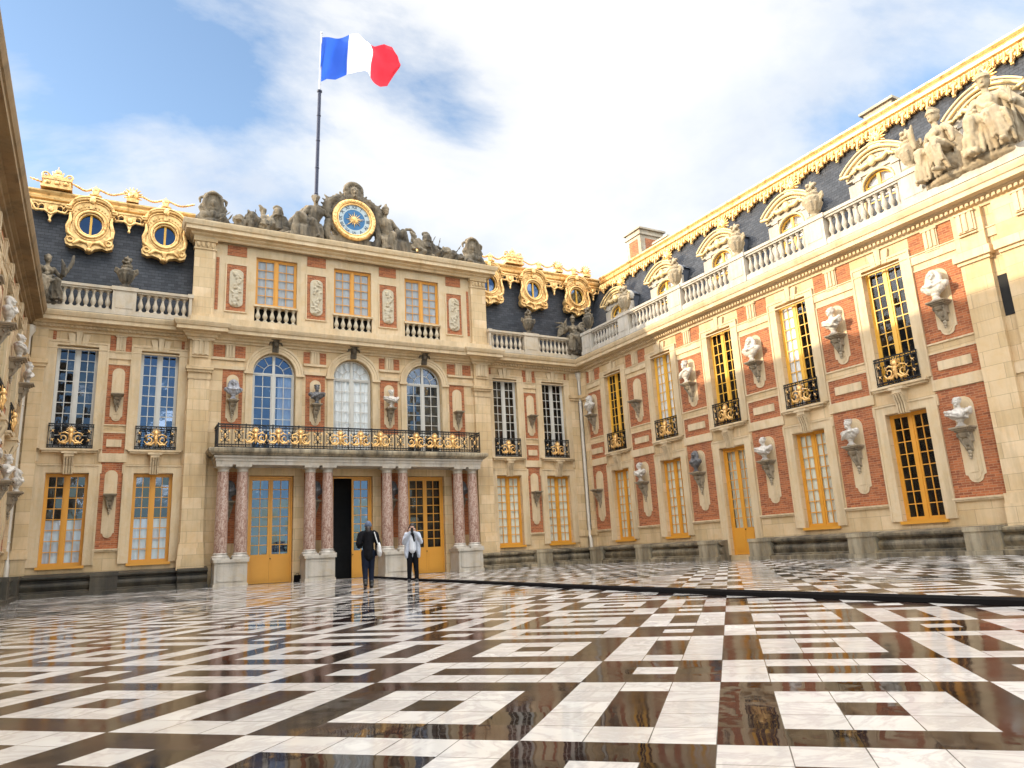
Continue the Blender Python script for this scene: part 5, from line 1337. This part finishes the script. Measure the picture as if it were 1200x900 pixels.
def cartouche():
    m = MB()
    m.ell((0,0,1.0), (.36,.10,.50), 16, 12); m.tube([(.37*cos(a),-.10,1.0+.52*sin(a)) for a in [k*2*pi/20 for k in range(20)]], .065, 7, closed=True)
    m.ell((0,-.08,1.03), (.13,.12,.18), 10, 8); m.ell((0,-.18,1.0), (.03,.04,.05), 6, 5); m.ell((0,-.06,.82), (.2,.07,.08), 8, 5)
    for sg in (-1, 1):
        m.chain([(sg*.3,0,.0),(sg*.52,-.08,.25),(sg*.38,-.1,.5),(sg*.14,-.1,.42)], [.18,.16,.13,.1]); m.chain([(sg*.40,0,1.30),(sg*.52,-.02,1.22),(sg*.50,-.02,1.05)], [.07,.06,.05]); m.chain([(sg*.42,-.04,.62),(sg*.5,-.04,.8),(sg*.46,-.04,.95)], [.08,.07,.04])
    m.ell((0,0,.18), (.6,.24,.2), 12, 8); m.ell((0,-.12,.55), (.16,.1,.16), 8, 6)
    m.chain([(-.30,0,1.42),(0,-.02,1.58),(.30,0,1.42)], [.07,.08,.07])
    return carve(m, 'cartouche', MT['sculpt'], .028, 1, .014, 9)
CT = cartouche()
pst(-5.95, CT, 'oval dark stone cartouche on the left corner of the pavilion', y=-.2, k=1.0, name='cartouche', cat='carving', group='oval cartouches on the pavilion corners')
pst(6.0, CT, 'oval dark stone cartouche on the right corner of the pavilion', y=-.2, k=1.0, name='cartouche', cat='carving', group='oval cartouches on the pavilion corners')
# ---- clock
CK = thing('clock', 'large blue faced clock with gilded rim and sun centre, crowned by a carved head', 'clock', (0,-.28,PED))
m = MB(); cz = 1.36
m.box(-1.15, 1.15, -.05, .5, 0, .42); m.lathe([(0.02,-.1),(1.08,-.1),(1.12,0),(1.08,.35),(.02,.35)], seg=40)
m2 = MB(); m2.M = Matrix.Translation((0,0,cz)) @ Matrix.Rotation(radians(90),4,'X'); m2.lathe([(.02,-.45),(1.06,-.45),(1.10,-.2),(1.06,.05),(.02,.05)], seg=44, cap=True); m2.M = None
m2.box(-1.1, 1.1, -.02, .5, 0, .5); 
for sg in (-1, 1):
    m2.chain([(sg*1.0,.1,.1),(sg*1.22,.08,.6),(sg*1.12,.08,1.3),(sg*1.22,.08,1.95),(sg*1.0,.06,2.2),(sg*.7,.05,2.42)], [.26,.2,.16,.2,.18,.16])
    for k in range(6): m2.cap((sg*(1.0+.05*k),.02,2.05-.12*k), (sg*(1.32+.08*k),.04,2.42-.2*k), .09, .04, 7)
    for k in range(7): m2.cap((sg*(.2+.09*k),.02,2.5-.05*k), (sg*(.3+.16*k),.04,2.92-.12*k), .10, .05, 7)
obj('clock_surround', carve(m2, 'clock_surround', MT['sculpt'], .034, 1, .018, 8), CK)
m3 = MB(); m3.ell((0,0,2.72), (.25,.26,.33), 12, 9); m3.cap((0,-.25,2.76), (0,-.29,2.66), .03, .05); m3.ell((0,-.22,2.5), (.09,.08,.07), 8, 6)
for sg in (-1, 1): m3.ell((sg*.1,-.235,2.8), (.06,.04,.03), 7, 5); m3.chain([(sg*.22,.05,2.85),(sg*.34,.02,2.6),(sg*.36,0,2.35)], [.14,.15,.13])
for k in range(13): m3.ell((.36*cos(pi*k/12),.02,2.85+.34*sin(pi*k/12)), (.13,.16,.13), 8, 6)
m3.ell((0,.05,2.45), (.5,.25,.2), 12, 7)
obj('carved_head', carve(m3, 'carved_head', MT['sculpt'], .028, 1, .012, 10), CK)
CF = Matrix.Translation((0,-.09,cz)) @ Matrix.Rotation(radians(90),4,'X')
m = MB(); m.tube([(.90*cos(a),-.10,cz+.90*sin(a)) for a in [k*2*pi/48 for k in range(48)]], .115, 10, closed=True); m.tube([(.76*cos(a),-.12,cz+.76*sin(a)) for a in [k*2*pi/48 for k in range(48)]], .04, 7, closed=True)
for k in range(36): a = 2*pi*k/36; m.ell((.91*cos(a),-.20,cz+.91*sin(a)), (.05,.03,.05), 6, 4)
obj('clock_rim', m.mesh('clock_rim', MT['gold']), CK)
MT['clockblue'] = simple('blue_enamel', (.03,.14,.30), .4, 0, .2, 4); MT['clockring'] = simple('pale_blue_enamel', (.42,.50,.52), .45, 0, .25, 5); MT['navy'] = simple('navy_lettering', (.012,.02,.05), .5)
m = MB(); m.M = CF; m.lathe([(.001,0),(.78,0)], seg=48, cap=False); m.M = None; obj('clock_face', m.mesh('clock_face', MT['clockblue']), CK)
m = MB(); m.M = CF; m.lathe([(.50,.008),(.74,.008)], seg=48, cap=False); m.M = None; obj('hour_ring', m.mesh('hour_ring', MT['clockring']), CK)
def text_mesh(body, size, mat):
    cu = bpy.data.curves.new('t', 'FONT'); cu.body = body; cu.size = size; cu.align_x = 'CENTER'; cu.align_y = 'CENTER'; cu.extrude = .004
    o = bpy.data.objects.new('t', cu); col.objects.link(o); dg = bpy.context.evaluated_depsgraph_get()
    me = bpy.data.meshes.new_from_object(o.evaluated_get(dg), depsgraph=dg); bpy.data.objects.remove(o); bpy.data.curves.remove(cu)
    me.materials.clear(); me.materials.append(mat); me.name = 'numeral'; return me
for k, r in enumerate(['XII','I','II','III','IV','V','VI','VII','VIII','IX','X','XI']):
    a = radians(90-30*k); obj('numeral', text_mesh(r, .21, MT['navy']), CK, (.62*cos(a),-.106,cz+.62*sin(a)))
for o in CK.children:
    if o.name.startswith('numeral'):
        a = atan2(o.location.z-cz, o.location.x); o.rotation_mode = 'QUATERNION'
        o.rotation_quaternion = (Matrix.Rotation(-(a-pi/2),4,'Y') @ Matrix.Rotation(radians(90),4,'X')).to_quaternion()
m = MB(); m.ell((0,-.12,cz), (.15,.05,.15), 14, 7)
for k in range(16):
    a = 2*pi*k/16; r = .40 if k % 2 == 0 else .30; w = .05
    m.prism([(.12*cos(a-.2),cz+.12*sin(a-.2)),(r*cos(a),cz+r*sin(a)),(.12*cos(a+.2),cz+.12*sin(a+.2))], -.125, -.105)
obj('sun_boss', m.mesh('sun_boss', MT['gold']), CK)
m = MB()
for ang, L in ((8, .50),(222, .62)):
    a = radians(ang); n = Vector((-sin(a), cos(a)))*.022
    m.prism([(.1*cos(a)-n.x,cz+.1*sin(a)-n.y),(L*cos(a),cz+L*sin(a)),(.1*cos(a)+n.x,cz+.1*sin(a)+n.y)], -.15, -.13)
obj('clock_hands', m.mesh('clock_hands', MT['gold']), CK)
# ================================================================== FLAG
FP = thing('flagpole', 'tall dark flagpole rising behind the clock group', 'flagpole', (-1.17,2.2,15.2))
m = MB(); m.tube([(0,0,0),(.17,0,8.6)], [.10,.085], 10); m.lathe([(.10,0),(.13,.03),(.13,.10),(.09,.14)], (.17,0,8.55), 10)
for z in (2.9,4.3,5.8,7.2): m.lathe([(.095,0),(.11,.02),(.11,.05),(.095,.07)], (.02*z,0,z), 10)
obj('pole', m.mesh('pole', MT['pole']), FP)
m = MB(); m.tube([(.17,0,8.65),(.245,0,12.0)], [.055,.04], 9); m.ell((.247,0,12.05), (.07,.07,.07), 9, 7); obj('upper_pole', m.mesh('upper_pole', MT['pole2']), FP)
def m_flag(name, c):
    t = NT(name); t.base(c); t.set(Roughness=.8)
    tr = t.new('ShaderNodeBsdfTranslucent'); tr.inputs[0].default_value = rgba(c); mx = t.new('ShaderNodeMixShader'); mx.inputs[0].default_value = .45
    t.link(t.bsdf.outputs[0], mx.inputs[1]); t.link(tr.outputs[0], mx.inputs[2]); t.link(mx.outputs[0], t.out.inputs[0]); return t.m
m = MB(); NX, NZ = 60, 26; vs = []
lerp = lambda tab, u: next((a[1]+(b[1]-a[1])*(u-a[0])/(b[0]-a[0]) for a, b in zip(tab, tab[1:]) if a[0] <= u <= b[0]), tab[-1][1])
TOP = [(0,27.00),(.2,27.25),(.34,27.42),(.5,27.55),(.62,27.82),(.72,27.62),(.85,27.75),(.95,27.52),(1,27.0)]
BOT = [(0,24.35),(.1,24.75),(.2,24.8),(.34,25.25),(.5,25.35),(.62,25.6),(.72,25.4),(.82,25.2),(.9,25.3),(1,26.2)]
for i in range(NX+1):
    u = i/NX
    for k in range(NZ+1):
        v = k/NZ; x = -.93+4.05*u-.10*(1-v)*(1-u)+.12*sin(5*v+6*u)*u; z = lerp(BOT,u)*(1-v)+lerp(TOP,u)*v
        y = 2.2+.34*sin(9.5*u+1.1*v)*min(1,u*3)+.10*sin(19*u-4*v+.6)+.07*sin(11*v+14*u)*u
        vs.append((x,y,z))
for mi, (a, b) in enumerate(((0,NX//3),(NX//3,2*NX//3),(2*NX//3,NX))):
    m.cur = mi
    m2 = [(i*(NZ+1)+k,(i+1)*(NZ+1)+k,(i+1)*(NZ+1)+k+1,i*(NZ+1)+k+1) for i in range(a,b) for k in range(NZ)]
    if mi == 0: m.add(vs, m2, True)
    else:
        for f in m2: m.f.append(list(f)); m.sm.append(True); m.mi.append(mi)
fl = obj('flag', m.mesh('flag', m_flag('flag_blue',(.03,.12,.62)), m_flag('flag_white',(.85,.86,.88)), m_flag('flag_red',(.80,.035,.06))))
tag(fl, 'blue white and red striped flag flying from the top of the pole', 'flag')

# ================================================================== GROUND THINGS
cl = [(-1.44,-44,.23),(-1.42,-23,.22),(-1.24,-19.2,.21),(-.91,-15.5,.20),(-.50,-9.4,.18),(.0,-5.0,.16),(.35,-1.6,.14)]
m = MB(); vs = []
for k, (x, y, w) in enumerate(cl):
    w *= .8
    for dx, z in ((-w,.0),(-w*.8,.045),(-w*.2,.06),(w*.2,.06),(w*.8,.045),(w,.0)): vs.append((x+dx,y,z+FZ+.004))
m.add(vs, [(6*k+q,6*k+q+1,6*k+q+7,6*k+q+6) for k in range(len(cl)-1) for q in range(5)])
cc_ = obj('cable_cover', m.mesh('cable_cover', MT['rubber'])); tag(cc_, 'long black rubber cable cover laid across the wet paving to the doorway', 'cable cover')
m = MB(); m.box(-.11, .11, -.09, .09, 0, .26); m.box(-.125, .125, -.105, .105, 0, .05); m.tube([(-.05,0,.26),(-.05,0,.31),(.05,0,.31),(.05,0,.26)], .012, 6)
tag(obj('doorstop', m.mesh('doorstop', MT['rubber']), None, (-2.28,-.32,FZ)), 'small black block standing at the foot of the left ochre door', 'doorstop')

# ================================================================== PEOPLE
MT['skin'] = simple('skin', (.50,.30,.22), .5, 0, .15, 9); MT['hair'] = simple('dark_hair', (.022,.015,.012), .5, 0, .4, 20)
MT['jacket'] = simple('pale_blue_jacket', (.50,.54,.62), .8, 0, .35, 7, .2); MT['top'] = simple('white_top', (.72,.74,.78), .85, 0, .25, 7)
MT['black_cloth'] = simple('black_cloth', (.008,.008,.010), .9, 0, .3, 7, .2, spec=.12); MT['navy_cloth'] = simple('navy_denim', (.010,.014,.028), .9, 0, .3, 7, .2, spec=.15)
MT['beanie'] = simple('blue_grey_knit', (.10,.13,.20), .9, 0, .4, 30, .3); MT['tote'] = simple('white_canvas', (.62,.62,.61), .85, 0, .3, 5, .2); MT['boots'] = simple('black_leather', (.012,.012,.012), .4)
def hand(m, wrist, d, up, side, k=1.0):
    """palm, four unequal curled fingers and a thumb; d = pointing direction, up = back-of-hand normal, side = thumb side"""
    w, d, up, sd = Vector(wrist), Vector(d).normalized(), Vector(up).normalized(), Vector(side).normalized()
    p = w+d*.045*k
    for q in (-.5, -.17, .17, .5): m.cap(w+sd*q*.05*k, w+d*.085*k+sd*q*.066*k, .017*k, .014*k, 7)
    for q, L in ((-.6,.058),(-.2,.07),(.2,.076),(.6,.068)):
        a = w+d*.09*k+sd*q*.062*k; b = a+(d*.75-up*.45)*L*.5*k; c = b+(d*.25-up*.95)*L*.45*k
        m.chain([a,b,c], [.0105*k,.0095*k,.008*k])
    a = w+d*.03*k+sd*.03*k; b = a+(sd*.8+d*.5-up*.3)*.04*k; c = b+(d*.8-up*.5)*.032*k; m.chain([a,b,c], [.014*k,.012*k,.0095*k])
def body(J, R):
    m = MB()
    m.chain(J['spine'], R['spine'])
    for sd in 'LR':
        m.chain(J['leg'+sd], [.082,.058,.045,.036]); m.chain(J['arm'+sd], [.052,.042,.034,.026])
        a = Vector(J['leg'+sd][-1]); m.cap(a+Vector((0,.03,-.045)), a+Vector((0,-.14,-.055)), .036, .03)
    return m
def head(m, c, face=-1):
    x, y, z = c
    m.ell((x,y,z), (.073,.092,.108), 12, 10); m.ell((x,y+face*.045,z-.07), (.045,.045,.04), 9, 7)
    m.cap((x,y+face*.09,z+.015), (x,y+face*.108,z-.02), .010, .015, 7); m.ell((x,y+face*.088,z-.055), (.025,.012,.010), 7, 5)
    for sg in (-1, 1): m.ell((x+sg*.032,y+face*.082,z+.022), (.02,.014,.011), 7, 5); m.ell((x+sg*.073,y,z), (.012,.02,.03), 7, 5)
# --- person photographing
PW = thing('person', 'person in pale jacket and black trousers holding a phone up to the face', 'person', (-.93,-9.34,FZ), radians(-21))
J = {'spine':[(0,0,.92),(0,0,1.08),(0,0,1.28),(0,.01,1.40),(0,-.005,1.50)], 'legL':[(-.085,0,.90),(-.09,-.015,.50),(-.10,.0,.26),(-.105,.01,.08)], 'legR':[(.085,0,.90),(.095,-.02,.50),(.11,.0,.26),(.115,.01,.08)],
     'armL':[(-.165,.01,1.365),(-.245,-.06,1.14),(-.17,-.19,1.28),(-.075,-.25,1.43)], 'armR':[(.165,.01,1.365),(.25,-.06,1.15),(.18,-.19,1.29),(.075,-.25,1.43)]}
Rr = {'spine':[.125,.10,.115,.075,.05]}
m = body(J, Rr); head(m, (0,-.02,1.575))
hand(m, (-.075,-.25,1.43), (.12,-.1,1), (-.6,-.8,0), (.6,.3,.2)); hand(m, (.075,-.25,1.43), (-.12,-.1,1), (.6,-.8,0), (-.6,.3,.2))
obj('body', carve(m, 'body', MT['skin'], .009, 1), PW)
m = MB(); m.ell((0,-.008,1.612), (.088,.106,.102), 12, 9)
for sg in (-1, 1): m.chain([(sg*.075,.01,1.58),(sg*.095,.01,1.47),(sg*.10,-.03,1.34)], [.035,.045,.035])
m.cap((0,.07,1.58), (0,.085,1.38), .07, .06)
hr = carve(m, 'hair', MT['hair'], .012, 1, .004, 30)
bmh = bmesh.new(); bmh.from_mesh(hr); bmesh.ops.delete(bmh, geom=[v for v in bmh.verts if v.co.y < -.07 and abs(v.co.x) < .060 and 1.48 < v.co.z < 1.625], context='VERTS'); bmh.to_mesh(hr); bmh.free()
obj('hair', hr, PW)
m = MB()
for sd in 'LR':
    m.chain(J['arm'+sd], [.085,.072,.058,.046]); 
for sg in (-1, 1):
    m.chain([(sg*.10,.03,1.36),(sg*.135,.0,1.15),(sg*.16,-.02,.92),(sg*.18,-.05,.74)], [.10,.10,.09,.06]); m.chain([(sg*.075,-.06,1.34),(sg*.15,-.09,1.1),(sg*.19,-.10,.78)], [.055,.05,.04])
m.chain([(0,.05,1.38),(0,.06,1.1),(0,.07,.78)], [.10,.13,.14])
obj('jacket', carve(m, 'jacket', MT['jacket'], .014, 2, .006, 14, fold=.004, ffreq=40), PW)
m = MB(); m.chain([(0,-.02,1.36),(0,-.05,1.2),(0,-.045,.94)], [.09,.115,.125]); obj('white_top', carve(m, 'white_top', MT['top'], .016, 1, .005, 14), PW)
m = MB(); m.chain([(-.08,.0,1.42),(0,-.09,1.37),(.08,.0,1.42),(0,.06,1.42),(-.08,0,1.42)], [.04]*5); m.chain([(.02,-.10,1.36),(.05,-.13,1.18)], [.04,.035]); obj('scarf', carve(m, 'scarf', MT['black_cloth'], .014, 1, .006, 16), PW)
m = MB(); m.ell((0,.0,.93), (.16,.12,.12), 12, 8)
for sd in 'LR': m.chain(J['leg'+sd], [.10,.08,.07,.062])
obj('trousers', carve(m, 'trousers', MT['black_cloth'], .014, 1, .004, 14), PW)
for sg in (-1, 1):
    m = MB(); x = sg*.11; m.chain([(x,.05,.045),(x,-.12,.04)], [.056,.052]); m.cap((x,.015,.07), (x,.015,.16), .056, .056); obj('shoe', carve(m, 'shoe', MT['boots'], .012, 1), PW)
m = MB(); m.box(-.038, .038, -.005, .005, -.075, .075); m.box(-.012, .012, -.008, -.005, .04, .062)
ph = obj('phone', m.mesh('phone', MT['boots']), None, PW.location + Matrix.Rotation(radians(-21),4,'Z') @ Vector((0,-.275,1.49)), (0,0,radians(-21))); tag(ph, 'small dark phone held up by the person in the pale jacket', 'phone')
# --- person walking away
PM = thing('person', 'person seen from behind in dark coat and blue grey beanie, walking toward the open door', 'person', (-2.95,-11.44,FZ), radians(166))
J = {'spine':[(0,0,.90),(0,0,1.06),(0,-.01,1.28),(0,-.01,1.38),(0,-.03,1.47)], 'legL':[(-.085,0,.89),(-.08,-.06,.50),(-.075,-.02,.26),(-.075,.02,.08)], 'legR':[(.085,0,.89),(.085,.02,.50),(.085,.10,.27),(.085,.17,.10)],
     'armL':[(-.18,0,1.35),(-.25,.03,1.10),(-.24,-.05,.95),(-.22,-.12,.84)], 'armR':[(.18,0,1.35),(.25,.05,1.12),(.22,-.08,1.05),(.17,-.17,1.12)]}
m = body(J, {'spine':[.13,.115,.13,.08,.052]}); head(m, (0,-.045,1.545))
hand(m, (-.22,-.12,.84), (.05,-.25,-1), (-1,0,0), (0,-1,0)); hand(m, (.17,-.17,1.12), (-.1,-.3,.95), (.8,-.5,0), (-.6,-.6,0))
obj('body', carve(m, 'body', MT['skin'], .009, 1), PM)
m = MB(); m.ell((0,-.035,1.60), (.088,.104,.10), 12, 9); m.lathe([(.088,-.02),(.097,-.015),(.097,.02),(.088,.03)], (0,-.035,1.575), 14); obj('beanie', carve(m, 'beanie', MT['beanie'], .012, 1, .003, 40), PM)
m = MB(); m.cap((0,.03,1.50), (0,.05,1.42), .07, .07); m.ell((0,.01,1.5), (.085,.08,.06), 10, 7); obj('hair', carve(m, 'hair', MT['hair'], .012, 1, .004, 30), PM)
m = MB(); m.chain([(0,0,1.36),(0,.0,1.15),(0,.01,.95),(0,.02,.80)], [.135,.14,.145,.14])
for sg in (-1, 1): m.ell((sg*.15,0,1.36), (.10,.09,.09), 9, 7)
for sd in 'LR': m.chain(J['arm'+sd], [.088,.078,.066,.056])
m.ell((0,-.02,1.43), (.10,.10,.05), 10, 6)
obj('coat', carve(m, 'coat', MT['black_cloth'], .014, 2, .006, 12, fold=.003, ffreq=35), PM)
m = MB()
for sd in 'LR': m.chain(J['leg'+sd], [.105,.082,.068,.06])
obj('trousers', carve(m, 'trousers', MT['navy_cloth'], .014, 1, .004, 14), PM)
for x, y, z, t in ((-.075,.02,0,0),(.085,.17,.03,.5)):
    m = MB(); m.chain([(x,y+.045,.045+z+.05*t),(x,y-.12,.04)], [.056,.052]); m.cap((x,y+.01,.07+z), (x,y+.01,.15+z), .056, .054); obj('shoe', carve(m, 'shoe', MT['boots'], .012, 1), PM)
m = MB(); m.ell((0,0,-.02), (.06,.15,.17), 12, 9); m.ell((0,0,-.10), (.065,.17,.12), 12, 8); bgm = carve(m, 'tote_bag', MT['tote'], .014, 1, .012, 9)
bg = obj('tote_bag', bgm, None, PM.location + Matrix.Rotation(radians(166),4,'Z') @ Vector((-.27,.10,.98)), (0,radians(4),radians(166))); tag(bg, 'white canvas tote bag hanging from the shoulder of the dark coated person', 'tote bag')
m = MB(); m.tube([(.03,-.05,.12),(.09,-.10,.40),(.10,-.12,.47),(.09,-.02,.42),(.03,.06,.12)], .014, 6); obj('strap', m.mesh('strap', MT['tote']), bg)

# ================================================================== CAMERA, SKY, SUN
cam = bpy.data.cameras.new('Camera'); co = bpy.data.objects.new('Camera', cam); col.objects.link(co); sc.camera = co
yaw, pit, rol = radians(29.26), radians(13.032), radians(-2.963)
f = Vector((sin(yaw)*cos(pit), cos(yaw)*cos(pit), sin(pit))); r = Vector((cos(yaw), -sin(yaw), 0)); u = r.cross(f)
r2 = r*cos(rol)+u*sin(rol); u2 = -r*sin(rol)+u*cos(rol)
co.matrix_world = Matrix(((r2.x,u2.x,-f.x,-8.9165),(r2.y,u2.y,-f.y,-30.1718),(r2.z,u2.z,-f.z,.7656),(0,0,0,1)))
cam.sensor_width = 36; cam.lens = 36*848.9/1200; cam.clip_start = .05; cam.clip_end = 3000

tosun = Vector((-1,.33,.313)).normalized()
EL, ROT = math.asin(tosun.z), atan2(tosun.x, tosun.y)
sl = bpy.data.lights.new('Sun', 'SUN'); so = bpy.data.objects.new('Sun', sl); col.objects.link(so)
sl.energy = 2.0; sl.angle = radians(.53); sl.color = (1.0,.86,.65); so.rotation_euler = (-tosun).to_track_quat('-Z','Y').to_euler(); so.location = (-60,20,40)
w = bpy.data.worlds.new('World'); sc.world = w; w.use_nodes = True
nt = w.node_tree; N = nt.nodes; Lk = nt.links
class WN(NT):
    def __init__(s): s.t = nt; s.n = N; s.l = Lk; s._c = None
t = WN()
bgd = N['Background']
sky = t.new('ShaderNodeTexSky'); sky.sky_type = 'NISHITA'; sky.sun_disc = False; sky.sun_elevation = EL; sky.sun_rotation = ROT; sky.air_density = 1.0; sky.dust_density = .6; sky.ozone_density = 1.2
D = t.new('ShaderNodeTexCoord').outputs['Generated']; sx = t.new('ShaderNodeSeparateXYZ'); t.link(D, sx.inputs[0])
zz = t.M('ADD', t.M('MAXIMUM', sx.outputs[2], 0.0), .28)
cb = t.new('ShaderNodeCombineXYZ'); t.link(t.M('DIVIDE', sx.outputs[0], zz), cb.inputs[0]); t.link(t.M('DIVIDE', sx.outputs[1], zz), cb.inputs[1])
mp = t.mapv((1,1,1), (0,0,.4), (8.4,3.3,0), cb.outputs[0])
n0 = t.noise(1.35, 10, mp, .57, .5)
n1 = t.M('ADD', .5, t.M('MULTIPLY', t.M('SUBTRACT', n0, .5), 1.75))
def lobe(d, n, k):
    v = t.new('ShaderNodeVectorMath', operation='DOT_PRODUCT'); t.link(D, v.inputs[0]); v.inputs[1].default_value = Vector(d).normalized()
    return t.M('MULTIPLY', t.M('POWER', t.M('MAXIMUM', v.outputs['Value'], 0.0), n), k)
cov = t.M('ADD', n1, t.M('ADD', lobe((.45,.70,.52), 16, .30), lobe((.75,.50,.42), 10, .20)))
cov = t.M('ADD', cov, t.M('ADD', lobe((.380,.768,.513), 170, -.34), lobe((.02,.85,.52), 40, -.09)))
cov = t.M('ADD', cov, lobe((.0,-1,.12), 7, -.30))
cm = t.ramp(cov, [(.40,0),(.50,.42),(.60,.82),(.74,1)])
v = t.new('ShaderNodeVectorMath', operation='DOT_PRODUCT'); t.link(D, v.inputs[0]); v.inputs[1].default_value = Vector((.40,.72,.52)).normalized()
mr = t.new('ShaderNodeMapRange', interpolation_type='SMOOTHSTEP'); t.link(v.outputs['Value'], mr.inputs[0]); mr.inputs[1].default_value = .66; mr.inputs[2].default_value = .82
n2 = t.M('ADD', t.noise(1.15, 7, t.mapv((1,1,1),(0,0,1.2),(7.7,2.2,0),cb.outputs[0]), .58), lobe((.80,.42,.43), 16, -.17))
thin = t.ramp(n2, [(.28,(1.9,2.15,2.6)),(.42,(2.6,2.75,2.95)),(.53,(3.1,3.1,3.1))])      # clouds seen to the north east
brt = t.ramp(t.noise(2.6, 6, mp, .6), [(.35,(17,17.2,17.6)),(.62,(22.5,21.8,20.6))])            # unseen clouds overhead and west, brightened to fill the shaded walls
shade = t.mix(mr.outputs[0], brt, thin)
colw = t.mix(cm, sky.outputs[0], shade)
t.link(colw, bgd.inputs['Color']); bgd.inputs['Strength'].default_value = .115
vs_ = sc.view_settings; vs_.view_transform = 'Standard'; vs_.look = 'None'; vs_.gamma = 1; vs_.exposure = 1.6; vs_.use_curve_mapping = False
sc.cycles.max_bounces = 8; sc.cycles.glossy_bounces = 4; sc.cycles.transparent_max_bounces = 8; sc.cycles.caustics_reflective = False; sc.cycles.caustics_refractive = False
sc.cycles.sample_clamp_indirect = 6
sc.cycles.use_denoising = True
